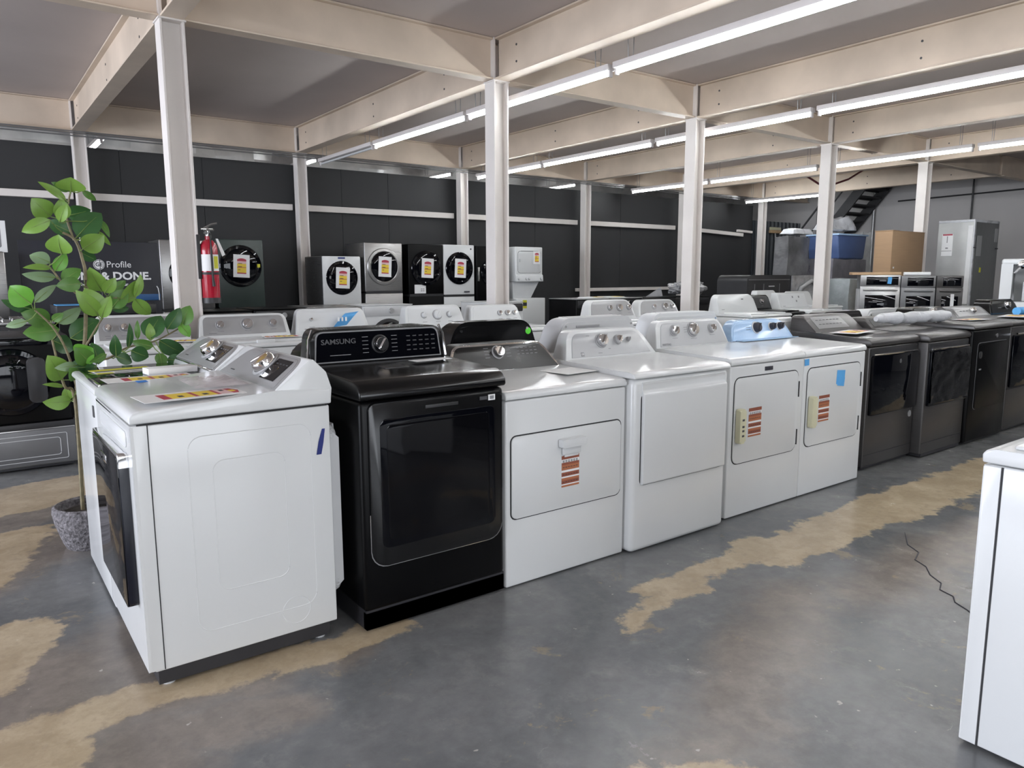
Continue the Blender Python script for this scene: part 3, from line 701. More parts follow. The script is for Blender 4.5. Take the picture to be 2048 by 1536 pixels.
# ------------------------------------------------------------------ white pair turned to the end of the aisle
def end_console(t, w, m, zt=1.135):
    """big silver wedge console: sloped face from y=.46,z=1.03 up to y=.60,z=zt"""
    z0 = 1.028; lean = (.605 - .47) / (zt - z0)
    c = Console(t, trap(-w / 2 + .02, w / 2 - .012, z0, -w / 2 + .10, w / 2 - .045, zt, .045, 7), .47, z0, lean, .62, m,
                trap(-w / 2 + .05, w / 2 - .035, z0 + .006, -w / 2 + .12, w / 2 - .06, zt - .006, .035, 7), m, bev=.004)
    c.knob(.06, z0 + .062, .05, .034, CHROME, GREY)
    c.marks([(.205, z0 + .056, .16, .11)], GLASS, 'display'); c.marks([(.16 + .035 * i, z0 + .075 - .03 * j, .02, .006) for i in range(4) for j in range(2)], GINK)
    c.marks([(-.22, z0 + .02, .05, .004), (.07 - .08, z0 + .05, .02, .003), (.07 + .075, z0 + .09, .02, .003)], DINK)
    MB().box(-w / 2 + .03, w / 2 - .03, .455, .472, z0 - .006, z0 + .001, .002).build('console_lip', CHROME, t)
    # white rear hood sloping down behind the console
    MB().prism([(.46, 1.0), (.475, 1.03), (.608, zt + .001), (.625, zt + .001), (.675, 1.085), (.695, 1.02), (.69, .968), (.46, .968)], 'x', -w / 2 + .001, w / 2 - .001, .006, 2).build('rear_hood', WHITE, t)
    return c
t = dryer('dryer', 'white dryer showing its embossed side panel, nearest the camera at the aisle end', .435, 3.07, -90)
w, d = .76, .68
cabinet(t, w, d, .07, .955, WHITE, .006)
MB().prism(rrect(-w / 2 - .001, .075, w / 2 + .001, .955, .004), 'y', -.02, .03, .012, 3, 'front').build('front_panel', WHITE, t)
MB().box(w / 2 - .0005, w / 2 + .0012, .031, .0345, .075, .955).build('side_seam', GAP, t)
MB().box(w / 2 - .004, w / 2 + .0008, .0, d - .01, .9545, .9585).build('top_seam', GAP, t)
MB().box(-w / 2 + .012, w / 2 - .012, .012, d - .03, .016, .075).build('kick_plate', KICK, t)
feet(t, w, d)
top_panel(t, w + .004, [(-.022, .96), (-.024, .98), (-.012, .998), (.01, 1.006), (.25, 1.014), (.47, 1.03), (.5, 1.03), (.69, 1.02), (.69, .96)], WHITE, .008)
c = end_console(t, w, SILVER)
o = panel(t, rrect(-.27, .30, .30, .85, .012), -.052, -.018, mat('dark navy trim', (.006, .007, .014), .2, noise=.1), .004, 'door'); MB().prism(rrect(-.272, .80, .302, .852, (0, 0, .014, .014)), 'y', -.0535, -.02, .003, 2, 'front').build('door_cap', CHROME, o)
panel(t, rrect(-.262, .295, .292, .838, .008), -.056, -.02, GLASS, .004, 'door_glass', o)
MB().box(-.06, .06, -.058, -.05, .77, .80, .002).build('badge', CHROME, o)
panel(t, rrect(-.27, .868, .30, .925, .02), -.024, -.018, WHITE2, .003, 'handle_recess')
# raised outlines pressed into the side panel
def emboss(y0, z0, y1, z1, r, h=.0022):
    pts = rrect(y0, z0, y1, z1, r, 6); n = len(pts)
    return [(w / 2 - .0015, p[0], p[1]) for p in pts + pts[:1]]
em = MB().tube(emboss(.155, .17, .60, .895, .05), .0026, 6).tube(emboss(.235, .31, .495, .80, .04), .0026, 6)
em.tube([(w / 2 - .0015, .515 + .055 * math.cos(2 * math.pi * k / 28), .16 + .055 * math.sin(2 * math.pi * k / 28)) for k in range(29)], .0026, 6)
em.build('side_embossing', WHITE, t)
MB().prism(rrect(-.30, .16, .33, .86, .05), 'y', d - .005, d + .055, .03, 4).build('rear_cover', LGREY, t)
tp = MB().poly([(0, .0, .0), (0, .02, .0), (0, .03, .045), (0, .038, .1), (0, .026, .1), (0, .01, .05)]); tp.build('tape_strip', NAVY, t, 'strip of navy tape').location = (w / 2 + .002, d - .06, .765)
t2 = t
price_sheet((.645, 2.83, 1.023), -86, .19, .36, 'white sheet with red ends on the near white dryer', 0)
bl = MB().box(-.03, .03, -.02, .02, 0, .001).build('tape_strip', BLUE, t2, 'strip of blue masking tape'); bl.location = (-.335, .15, 1.0125)
pb = MB(); bb = bmesh.new(); rnd = random.Random(2)
g = [[bb.verts.new((-.1 + .2 * i / 8, -.16 + .32 * j / 10, .006 + rnd.uniform(0, .012) * (0 < i < 8) * (0 < j < 10))) for i in range(9)] for j in range(11)]
for j in range(10):
    for i in range(8): bb.faces.new((g[j][i], g[j][i + 1], g[j + 1][i + 1], g[j + 1][i]))
pb._merge(bb); o = pb.build('plastic_sleeve', mat('clear pinkish sleeve', (.66, .6, .62), .2, noise=.08, bump=.4, bscale=9, trans=.35))
at(o, (.78, 3.05, 1.03)); tag(o, 'clear plastic sleeve lying below the silver console of the near dryer', 'plastic sleeve')

t = dryer('washer', 'white top-loading washer with black glass lid, behind the near end dryer', .425, 3.84, -90, 'washer')
cabinet(t, w, d, .02, .955, WHITE, .012); kick(t, w, d, .02)
top_panel(t, w + .004, [(-.012, .958), (-.014, .975), (-.004, .987), (.45, .992), (.69, .995), (.69, .958)], WHITE, .008)
panel(t, rrect(.20, .845, .235, .895, .003), -.004, .004, DINK, .001, 'badge')
o = MB().box(-.345, .365, .012, .44, .986, 1.002, .004).build('lid', GLASS, t)
MB().box(-.345, .365, .006, .016, .985, 1.003, .002).build('lid_trim', CHROME, o)
MB().text('MAYTAG', .05, Matrix.Translation((-.14, .3, 1.0023)) @ Matrix.Rotation(R(8), 4, 'Z'), bold=.0008).build('lettering', LGREY, o, smooth=False)
c = end_console(t, w, SILVER, 1.13)
yl = MB().box(-.13, .13, -.09, .09, 0, .001).m(1).box(-.13, .13, .03, .09, 0, .0016).box(-.13, -.06, -.09, -.05, 0, .0016).m(2).box(-.12, .1, -.01, .02, 0, .0016).box(-.05, .1, -.07, -.05, 0, .0016).build('energy_label', [PAPER, YEL2, INK], None, smooth=False)
at(yl, (.60, 3.95, 1.0035), 6); tag(yl, 'yellow and white energy label on the black glass washer lid', 'label')
price_sheet((.645, 3.57, 1.0042), -88, .17, .36, 'white sheet with red ends on the black glass washer lid')
bx = MB().box(-.045, .045, -.11, .11, 0, .03, .003).m(1).box(-.046, -.0445, -.1, .1, .002, .012).m(2).box(-.0465, -.044, -.06, .02, .016, .024).build('manual_packet', [PAPER, BLUEL, GINK], None)
at(bx, (.765, 3.72, 1.003), -84); tag(bx, 'small white packet with a blue edge beside the washer console', 'packet')

# ------------------------------------------------------------------ washers standing back to back with the front row (they face the far aisle)
def back_washer(label, x, y, w, zt, m, cm, tw=.78, r=.06, rib=False):
    """y = world position of the console's back; turned 180 so its rear faces the viewer"""
    d = .68
    t = thing('washer', label, 'washer', (x, y + d, 0), 180)
    cabinet(t, w, d, .02, .92, m, .012); kick(t, w, d, .02)
    flat_lid(t, w + .004, d, .925, .965, m, .975)
    panel(t, rrect(-w / 2 + .08, .0, w / 2 - .08, .36, .06), .972, .99, m, .004, 'lid').matrix_local = Matrix(((1, 0, 0, 0), (0, 0, 1, .06), (0, 1, 0, 0), (0, 0, 0, 1)))
    c = Console(t, trap(-w / 2 + .01, w / 2 - .01, .95, -w / 2 * tw, w / 2 * tw, zt, r, 7), .5, .95, .3, d, cm)
    back = MB().loft(trap(-w / 2 + .03, w / 2 - .03, .93, -w / 2 * tw + .03, w / 2 * tw - .03, zt - .025, r * .8, 7), lambda z: d - .01, lambda z: d + .012).build('rear_panel', cm, t)
    if rib:
        for k in range(3): MB().box(-w * .3, w * .3, .56 + .04 * k, .575 + .04 * k, zt - .004, zt + .004, .002).build('top_rib', cm, t)
        MB().box(.0, .2, d + .008, d + .016, zt - .06, zt - .045, .002).build('vent_slot', GREY, t)
    for sx in (-1, 1): MB().lathe([(0, .004), (.008, .004), (.008, 0)], 10, Matrix.Translation((sx * (w / 2 * tw - .05), d + .012, zt - .05)) @ Matrix.Rotation(R(-90), 4, 'X')).build('screw', CHROME, t)
    return t, d
t, d = back_washer('black washer behind the gloss black dryer, its back toward the aisle', 1.60, 3.46, .70, 1.13, BLACK, BLACK)
t, d = back_washer('black washer seen from behind with a lime dot on its console', 2.46, 3.48, .76, 1.192, BLACKM, BLACK, .74, .09)
MB().lathe([(0, .002), (.02, .002), (.02, 0)], 18, Matrix.Translation((-.24, d + .0125, 1.125)) @ Matrix.Rotation(R(-90), 4, 'X')).build('round_sticker', LIME, t, 'round lime sticker')
t, d = back_washer('white washer seen from behind with a ribbed console top', 3.28, 3.48, .78, 1.185, WHITE, LGREY, .86, .08, True)
t, d = back_washer('white washer seen from behind the grey three-knob dryer console', 4.16, 3.5, .80, 1.185, WHITE, WHITE2, .9, .06, True)
t, d = back_washer('graphite washer seen from behind, past the blue-filmed console', 6.25, 3.5, .78, 1.13, GRAPH, GRAPH, .86)
t, d = back_washer('white washer seen from behind between graphite consoles', 7.1, 3.55, .78, 1.125, WHITE, WHITE2, .86)
t, d = back_washer('white washer with clear film behind the blue-filmed console', 5.28, 3.48, .74, 1.10, WHITE, WHITE2, .8)

# ------------------------------------------------------------------ middle row of washers facing this way
def washer(label, x, w, zt, m=WHITE, face=LGREY, knobs=((-.2, .03), (0, .042), (.2, .03)), tw=.86, window=False, y=5.72, d=.72, r=.05, km=None, z0=.945, cons=WHITE):
    t = thing('washer', label, 'washer', (x, y, 0), 0)
    cabinet(t, w, d, .02, .90, m, .014); kick(t, w, d, .02)
    flat_lid(t, w + .004, d, .905, .935, m, .945)
    lid = MB().box(-w / 2 + .06, w / 2 - .06, .05, .48, .936, .956, .008, 3).build('lid', m, t)
    if window: MB().box(-w / 2 + .13, w / 2 - .13, .12, .42, .95, .959, .003).build('lid_window', GREY, lid)
    MB().box(-.07, .07, .03, .055, .936, .962, .004).build('lid_handle', m, lid)
    c = Console(t, trap(-w / 2 + .005, w / 2 - .005, z0, -w / 2 * tw, w / 2 * tw, zt, r, 7), .52, z0, .35, d, cons,
                trap(-w / 2 + .045, w / 2 - .045, z0 + .03, -w / 2 * tw + .02, w / 2 * tw - .02, zt - .015, r * .8, 7) if face else None, face)
    for kx, kr in knobs: c.knob(kx, (z0 + zt) / 2 + .015, kr, .028, km or CHROME)
    c.marks([(kx, z0 + .06, .05, .004) for kx, kr in knobs] + [(-w / 2 + .12, z0 + .045, .06, .006)], GINK)
    return t, c
washer('white top-loading washer with grey window lid, half behind the plant leaves', 1.115, .70, 1.157, face=SILVER, knobs=((-.24, .026), (-.13, .028), (.02, .036), (.22, .026)), window=True, tw=.92)
washer('white washer with silver three-knob console, to the right of the tall near column', 1.89, .77, 1.137, face=SILVER, knobs=((-.2, .03), (.02, .044), (.235, .03)), tw=.9)
t, c = washer('white washer with a curl of blue tape on its console', 2.665, .72, 1.163, face=WHITE2, knobs=((-.2, .012),), tw=.86)
cu = MB(); bb = bmesh.new(); rows = []
for k in range(11):
    a = R(-50 + 17 * k); p0 = Vector((-.02 + .012 * k, .50 - .05 * math.sin(R(18 * k)), 1.0 + .012 * k + .03 * math.sin(R(18 * k))))
    rows.append([bb.verts.new(p0), bb.verts.new(p0 + Vector((.13, .0, .015)))])
for A, B in zip(rows, rows[1:]): bb.faces.new((A[0], A[1], B[1], B[0]))
cu._merge(bb).m(1)
for k in range(3): cu.box(.0 + .035 * k, .016 + .035 * k, .437, .441, 1.055, 1.09)
cu.build('tape_curl', [BLUEL, PAPER], t, 'curl of light blue tape', smooth=False)
washer('white washer with white three-knob console, in front of the black stacked tower', 3.725, .70, 1.164, face=WHITE2, knobs=((-.12, .026), (.03, .042), (.17, .026)), tw=.86, km=WHITE2)
washer('white washer with small chrome knobs, beside the second near column', 4.46, .68, 1.15, face=WHITE2, knobs=((.05, .024), (.15, .024), (.24, .02)), tw=.84)
washer('white washer with silver console, left of its twin by the third near column', 6.13, .78, 1.165, face=SILVER, knobs=((-.03, .028), (.13, .04), (.28, .03)), tw=.82, r=.09)
washer('white washer with silver console, directly beside the third near column', 6.93, .76, 1.15, face=SILVER, knobs=((-.08, .03), (.12, .044), (.25, .026)), tw=.8, r=.09)
t, c = washer('white washer with plain rounded console and one dark mark, behind the blue-filmed console', 8.5, .88, 1.185, face=None, knobs=(), tw=.86, r=.09)
c.marks([(.14, 1.12, .05, .012)], INK)
washer('black washer with glossy console, between two plain white consoles', 9.265, .55, 1.16, BLACKM, DGREY, ((.05, .03),), cons=BLACK, y=5.9)
t, c = washer('white washer with flat console and three dark dots', 9.96, .76, 1.185, face=WHITE2, knobs=(), tw=.93, r=.02, y=5.8)
c.marks([(.0, 1.12, .03, .03), (.16, 1.12, .03, .03), (.08, 1.06, .03, .03)], GINK)
washer('white washer with bare console, beside the washer with three dark dots', 10.50, .60, 1.20, face=None, knobs=(), tw=.8, y=6.6)
washer('white washer partly covered by clear film, left of the steel ovens', 11.45, .66, 1.17, face=None, knobs=(), tw=.85, y=6.6)
for loc, rz, lab in (((2.12, 5.98, .962), 80, 'price sheet on the washer lid with silver console beside the tall near column'), ((1.36, 6.0, .966), 70, 'price sheet on the washer lid with grey window')):
    price_sheet(loc, rz, .2, .34, lab)

# ------------------------------------------------------------------ front loaders
def round_door(t, x, z, r, y, ring, glass=GLASS, name='door'):
    Mx = Matrix.Translation((x, y, z)) @ Matrix.Rotation(R(90), 4, 'X')
    o = MB().lathe([(r, -.005), (r, .012), (r * .97, .022), (r * .84, .026), (r * .80, .018)], 48, Mx).build(name, ring, t)
    MB().lathe([(r * .81, .016), (r * .7, .026), (r * .35, .034), (0, .036)], 48, Mx).build('door_glass', glass, o)
    return o
def tower(label, x, w, z1, m, ring=GLASS, y=11.2, d=.72, zsplit=.98, zc=None, rd=.25, card=(0, 0), cat='washer dryer tower', sidem=None, badge=None, strip_m=None):
    t = thing('stacked_washer_dryer', label, cat, (x, y, 0), 0)
    cabinet(t, w, d, .03, zsplit - .015, sidem or m, .012, 'washer_body'); cabinet(t, w, d, zsplit + .015, z1, sidem or m, .012, 'dryer_body'); kick(t, w, d, .03)
    if sidem: MB().prism(rrect(-w / 2 + .001, zsplit + .02, w / 2 - .001, z1 - .004, .012), 'y', -.012, .01, .005, 2, 'front').build('front_panel', m, t)
    MB().box(-w / 2 + .01, w / 2 - .01, -.004, d - .02, zsplit - .02, zsplit + .02).build('control_strip', strip_m or DGREY, t)
    zc = zc or (zsplit + z1) / 2 + .02
    o = round_door(t, 0, zc, rd, -.002, ring)
    round_door(t, 0, zsplit / 2 + .06, rd, -.002, ring)
    if card: price_card(o, card[0], -.045, zc + card[1], .235, .33, -3)
    if badge: MB().box(badge[0] - .06, badge[0] + .06, -.0165, -.01, badge[1] - .012, badge[1] + .012, .002).build('badge', badge[2], t)
    return t, o
YT = 11.2
t, o = tower('silver stacked washer and dryer half hidden behind the near column and extinguisher', 2.62, .70, 1.96, STEEL, card=None)
t, o = tower('dark green stacked dryer with round black door and a yellow tag', 3.36, .68, 1.985, GREEN, rd=.305, zc=1.60)
MB().box(.235, .275, -.034, -.02, 1.58, 1.63).build('yellow_tag', YEL2, o, 'small yellow tag')
t, o = tower('white front loader with grey sides, shorter than the towers beside it', 4.94, .645, 1.765, WHITE, rd=.27, zc=1.42, sidem=STEEL, badge=(0, 1.735, NAVY))
t, o = tower('stainless stacked washer dryer with grey-rimmed door', 5.69, .69, 1.99, STEEL, ring=STEEL, rd=.305, zc=1.60, zsplit=1.18)
t, o = tower('black stacked washer dryer with a white notice under its door', 6.50, .69, 1.985, BLACKM, rd=.30, zc=1.58, zsplit=1.12)
MB().box(-.24, -.02, -.006, -.001, 1.15, 1.30).m(1).box(-.12, -.09, -.0068, -.005, 1.19, 1.2).box(-.08, -.05, -.0068, -.005, 1.19, 1.2).box(-.12, -.09, -.0068, -.005, 1.22, 1.23).box(-.08, -.05, -.0068, -.005, 1.22, 1.23).build('notice', [PAPER, INK], t, 'white notice', smooth=False)
t, o = tower('tall white stacked washer dryer with round black door', 7.17, .645, 1.99, WHITE, rd=.285, zc=1.58, zsplit=1.1, badge=(.15, 1.165, INK))
MB().lathe([(0, .003), (.015, .003), (.015, 0)], 12, face_M(.25, 1.92, 0, 1.92, 0)).build('brand_dot', DGREY, t)
t, o = tower('black stacked washer dryer half hidden by the second near column', 7.88, .68, 1.985, BLACKM, rd=.25, card=None)
MB().box(-.32, -.28, -.02, -.005, 1.35, 1.6, .004).build('long_handle', STEEL, t)
t, o = tower('silver front loader with chrome porthole, at the very edge behind the plant', .10, .66, 1.72, STEEL, ring=CHROME, y=9.75, card=None, zc=1.45, rd=.22)
pc = thing('price_stand', 'white framed price card standing on the silver front loader behind the plant', 'price card', (.30, 9.9, 1.72), 0)
M = Matrix.Translation((0, 0, .17)) @ Matrix.Rotation(R(90), 4, 'X')
mb = MB().box(-.17, .17, -.17, .17, -.004, 0, M=M).m(1).prism(rrect(-.12, -.12, .12, .1, .02), 'z', 0, .001, M=M).m(0)
for k in range(5): mb.box(-.1, .1, -.1 + .04 * k, -.08 + .04 * k, 0, .0016, M=M)
mb.build('card', [PAPER, GINK], pc, smooth=False); MB().box(-.12, .12, 0, .08, 0, .008).build('stand_foot', PAPER, pc)
# stacked laundry centre: dryer over a washer with an open neck between
t = thing('laundry_center', 'white laundry center with narrow neck and a yellow energy label', 'laundry center', (8.75, 11.2, 0))
w = .655
cabinet(t, w + .05, .72, .03, 1.02, WHITE, .015, 'washer_body').location.x = .045; kick(t, w, .7, .03)
cabinet(t, w, .70, 1.33, 1.985, WHITE, .02, 'dryer_body')
MB().prism([(-.31, 1.02), (.12, 1.02), (.325, 1.34), (-.32, 1.34)], 'y', .10, .66, .01).build('neck', WHITE2, t)
o = plain_door(t, -.27, .28, 1.50, 1.90, .05); MB().box(-.2, .2, -.02, -.01, 1.905, 1.92, .004).build('vent_slot', LGREY, o)
price_card(o, .17, -.016, 1.79, .17, .25)
MB().prism(rrect(-.25, 1.70, -.225, 1.76, .008), 'y', -.025, -.01, .004, 2, 'front').build('handle', LGREY, o)
c = Console(t, trap(-.325, .325, 1.335, -.325, .325, 1.47, .02), -.03, 1.335, .15, .2, WHITE, trap(-.30, .30, 1.35, -.30, .30, 1.455, .02), WHITE2)
for x, r in ((-.27, .018), (-.09, .02), (-.02, .02), (.27, .022)): c.knob(x, 1.385, r, .02, LGREY)
MB().box(-.16, -.06, -.003, .001, .83, .985).m(1).box(-.16, -.06, -.0036, .001, .875, .94).build('energy_label', [YEL2, INK], t, 'yellow energy label', smooth=False)

# lower row of front loaders in front of the towers
def loader(label, x, w, m, y=9.2, z1=1.05, rd=.25, topm=None, panel_m=None, knob=True, zc=.55):
    d = .72
    t = thing('front_loader', label, 'front loading washer', (x, y, 0))
    cabinet(t, w, d, .03, z1 - .012, m, .014); kick(t, w, d, .03)
    MB().box(-w / 2 - .002, w / 2 + .002, -.008, d, z1 - .012, z1, .004).build('top_panel', topm or m, t)
    MB().prism(rrect(-w / 2 + .02, z1 - .15, w / 2 - .02, z1 - .03, .015), 'y', -.012, .002, .004, 2, 'front').build('control_panel', panel_m or DGREY, t)
    if knob: MB().lathe([(.04, -.01), (.04, .012), (.034, .022), (0, .023)], 24, face_M(.04, z1 - .085, -.012, z1 - .085, 0)).build('knob', CHROME, t)
    round_door(t, 0, zc, rd, -.002, CHROME if m is STEEL else DGREY)
    return t
loader('dark front loader below the extinguisher, in the low row before the wall', 2.53, .68, BLACKM, z1=1.04)
loader('dark front loader next to the white low front loaders, before the green dryer', 3.22, .66, BLACKM, z1=1.05)
loader('grey front loader with light top, in the low row before the short white front loader', 3.92, .70, STEEL, z1=1.055)
loader('white front loader with black porthole and chrome knob, before the stainless tower', 4.72, .76, WHITE, z1=1.06, rd=.27, panel_m=LGREY, zc=.60)
loader('white front loader glimpsed between two washers, before the tall white tower', 6.72, .70, WHITE, z1=1.05, zc=.62, rd=.27)
loader('black front loader with price papers on top, right of the laundry center', 8.55, .74, BLACKM, z1=1.06, topm=SILVER, zc=.62, rd=.27)
loader('black front loader with papers on top, near the third column', 9.36, .76, BLACKM, z1=1.06, topm=SILVER)
loader('graphite front loader standing right of the third near column', 10.25, .76, GRAPH, z1=1.05, topm=BLACKM)
loader('graphite front loader under a heap of crumpled film', 11.2, .78, GRAPH, z1=1.05, topm=BLACKM)
for k, (x, y, rz, lab) in enumerate(((8.75, 9.45, 10, 'stack of white papers on the black front loader right of the laundry center'), (9.25, 9.5, -8, 'white papers lying on the black front loader near the third column'))):
    mb = MB(); 
    for j in range(4): mb.box(-.22 + .012 * j, .22 - .01 * j, -.15, .15, .005 * j, .005 * j + .004)
    mb.m(1).box(-.02, .16, -.152, -.02, .019, .021)
    at(tag(mb.build('paper_stack', [PAPER, YEL]), lab, 'papers'), (x, y, 1.061), rz)
bb = bmesh.new(); bmesh.ops.create_icosphere(bb, subdivisions=5, radius=1)
from mathutils import noise as mno
for v in bb.verts:
    f = 1 + .35 * mno.fractal(v.co * 1.7, 1, 2, 5); v.co = Vector((v.co.x * .42 * f, v.co.y * .26 * f, max(v.co.z, -.7) * .15 * f))
mb = MB(); mb._merge(bb); o = mb.build('film_heap', BAGC); at(o, (11.3, 9.5, 1.2)); tag(o, 'heap of crumpled shiny film on the graphite front loader', 'plastic film')
bb = MB().poly([(0, 0, 0), (.5, .05, 0), (.42, .03, .17)]).poly([(0, .01, 0), (.42, .04, .17), (.5, .06, 0)]); o = bb.build('white_film_scrap', BAGW); at(o, (10.05, 9.4, 1.06)); tag(o, 'folded scrap of white film on the graphite front loader', 'plastic film')

# display at the left: black front loader on a steel pedestal, gas range, sign
t = thing('front_loader', 'black front loader raised on a grey drawer pedestal, behind the plant', 'front loading washer', (.27, 6.53, 0))
w, d = .72, .76
cabinet(t, w, d, .36, 1.0, BLACKM, .02); MB().box(-w / 2, w / 2, -.01, d, 1.0, 1.015, .004).build('top_panel', PINE if 0 else DGREY, t)
MB().box(-w / 2, w / 2, -.012, .02, .945, .998, .006).build('control_panel', GLASS, t)
o = round_door(t, -.02, .68, .25, -.004, GLASS); MB().prism(rrect(.08, .52, .2, .86, .04), 'y', -.05, -.03, .01, 2, 'front').build('door_handle', DGREY, o)
pd = MB().box(-w / 2, w / 2, .01, d, .03, .315, .004).build('pedestal', STEEL, t, 'grey steel pedestal'); kick(t, w, d, .03)
MB().box(-w / 2, w / 2, .0, d, .315, .36, .004).build('pedestal_top', DGREY, t)
o = MB().prism(rrect(-w / 2 + .004, .045, w / 2 - .004, .305, .006), 'y', -.012, .012, .004, 2, 'front').build('drawer', mat('pedestal grey', (.16, .16, .163), .4, noise=.04, metal=.3), pd)
for a, r in ((.03, .012), (.075, .02)):
    pts = rrect(-w / 2 + .03 + a, .05 + a * .7, w / 2 - .03 - a, .29 - a * .7, r); MB().tube([(p[0], -.013, p[1]) for p in pts + pts[:1]], .003, 6).build('drawer_embossing', LGREY, o)
t = thing('gas_range', 'dark gas range with steel grates behind the plant leaves', 'range', (.36, 8.75, 0))
w, d = .78, .66
cabinet(t, w, d, .05, .98, DGREY, .01); kick(t, w, d, .05); MB().box(-w / 2, w / 2, -.01, d, .98, 1.01, .004).build('cooktop', STEEL, t)
panel(t, rrect(-.35, .2, .35, .8, .02), -.03, .002, GLASS, .006, 'oven_door'); MB().tube([(-.32, -.06, .83), (.32, -.06, .83)], .012, 8).build('handle', STEEL, t)
for k in range(5): MB().lathe([(.02, 0), (.02, .02), (0, .022)], 16, face_M(-.28 + .14 * k, .91, 0, .91, 0)).build('knob', STEEL, t)
for k in range(2):
    g = MB(); x = -.19 + .38 * k
    for j in range(5): g.tube([(x - .15 + .075 * j, .06, 1.04), (x - .15 + .075 * j, .54, 1.04)], .008, 6)
    for j in range(3): g.tube([(x - .16, .1 + .2 * j, 1.04), (x + .16, .1 + .2 * j, 1.04)], .008, 6)
    for sx in (-1, 1):
        for yy in (.1, .5): g.tube([(x + sx * .15, yy, 1.005), (x + sx * .15, yy, 1.04)], .008, 6)
    g.build('grate', STEEL, t)
t = thing('front_loader', 'black combo front loader under the dark display sign', 'front loading washer', (1.24, 8.75, 0))
w = .92
cabinet(t, w, .66, .03, 1.06, BLACKM, .015); MB().box(-w / 2 - .003, w / 2 + .003, -.01, .66, 1.06, 1.16, .008).build('control_panel', DGREY, t); kick(t, w, .66, .03)
round_door(t, 0, .55, .27, -.002, DGREY); MB().box(-w / 2, -w / 2 + .22, -.012, .3, 1.161, 1.168).build('film_strip', BLUEL, t, 'strip of light blue film')
# sign: dark board with its printed words
t = thing('display_sign', 'dark display board with white printed words behind the plant', 'sign', (1.55, 9.95, 0))
ys = 0
MB().box(-.98, .45, 0, .03, .05, 1.86, .003).build('board', SIGNB, t)
MB().box(-.06, .44, -.012, 0, 1.165, 1.24, .002).build('blue_strip', mat('sign blue', (.02, .09, .24), .5, noise=.05), t)
MB().tube([(-.19, -.004, 1.05), (-.19, -.004, 1.66)], .004, 6).build('panel_edge', DINK, t)
def signtext(txt, x, z, size, sx=1., bold=.0): 
    return MB().text(txt, size, Matrix.Translation((x, -.001, z)) @ Matrix.Rotation(R(90), 4, 'X'), .001, 'LEFT', sx, bold).build('lettering', SIGNW, t, smooth=False)
def fit(o, width):
    xs = [v.co.x for v in o.data.vertices]; f = width / (max(xs) - min(xs)); x0 = min(xs)
    for v in o.data.vertices: v.co.x = x0 + (v.co.x - x0) * f
    return o
lg = MB().lathe([(0, 0), (.06, 0), (.06, .004), (0, .004)], 36, Matrix.Translation((-.20, -.0005, 1.592)) @ Matrix.Rotation(R(90), 4, 'X')).m(1)
ring = [(-.20 + .052 * math.cos(2 * math.pi * k / 32), -.005, 1.592 + .052 * math.sin(2 * math.pi * k / 32)) for k in range(33)]
lg.tube(ring, .003, 5)
lg.text('GE', .062, Matrix.Translation((-.20, -.0055, 1.592)) @ Matrix.Rotation(R(90), 4, 'X'), .0008, bold=.001)
lg.build('logo', [SIGNW, SIGNB], t, smooth=False)
fit(signtext('Profile', -.125, 1.592, .105), .258)
fit(signtext('ONE & DONE.', -.515, 1.455, .125, 1, .004), .866)
signtext('The', -.43, 1.362, .05, 1, .001); signtext('your', .0, 1.358, .05, 1, .001); signtext('.', .25, 1.352, .05, 1, .001)
MB().tube([(.42, -.05, 1.165), (.42, -.05, 1.25), (.415, -.04, 1.31), (.405, -.02, 1.335)], .006, 6).build('cable', LGREY, t)

# ------------------------------------------------------------------ fire extinguisher on the near column
t = thing('fire_extinguisher', 'red fire extinguisher hung on the tall near column', 'fire extinguisher', (1.69, 6.48, 1.23))
MB().lathe([(0, 0), (.066, 0), (.072, .012), (.072, .43), (.066, .475), (.045, .51), (.024, .522), (.024, .55), (0, .55)], 32).build('cylinder', EXTR, t)
MB().lathe([(.0735, .0), (.0735, .045)], 32).build('base_band', DGREY, t)
MB().lathe([(.0729, .265), (.0729, .40)], 32).m(1).box(.02, .05, -.0735, -.066, .285, .385).build('instruction_label', [PAPER, YEL2], t)
MB().lathe([(.0745, .235), (.0745, .255)], 32).build('strap', RUBBER, t)
v = MB().lathe([(.02, .545), (.02, .59), (.012, .60), (0, .60)], 16).box(-.05, .045, -.012, .012, .60, .615, .004).build('valve', CHROME, t)
MB().tube([(-.03, 0, .61), (.03, -.01, .645), (.075, -.02, .655)], .009, 8).tube([(-.03, 0, .60), (.05, -.01, .60)], .008, 8).build('squeeze_handle', STEEL, t)
MB().lathe([(.016, 0), (.016, .012), (0, .012)], 16, Matrix.Translation((-.02, -.02, .575)) @ Matrix.Rotation(R(90), 4, 'X')).build('gauge', CHROME, t)
MB().tube([(.01, -.03, .57), (.0, -.08, .55), (-.002, -.088, .45), (0, -.088, .2), (.005, -.085, .14)], [.008, .009, .009, .009, .014], 10).build('hose', RUBBER, t)
MB().prism([(.055, .53), (.072, .53), (.125, .40), (.10, .385), (.075, .46)], 'y', -.03, -.026).build('paper_tag', PAPER, t, 'hanging paper tag')
MB().box(-.095, -.07, -.03, .03, .2, .56, .003).build('bracket', DGREY, t)

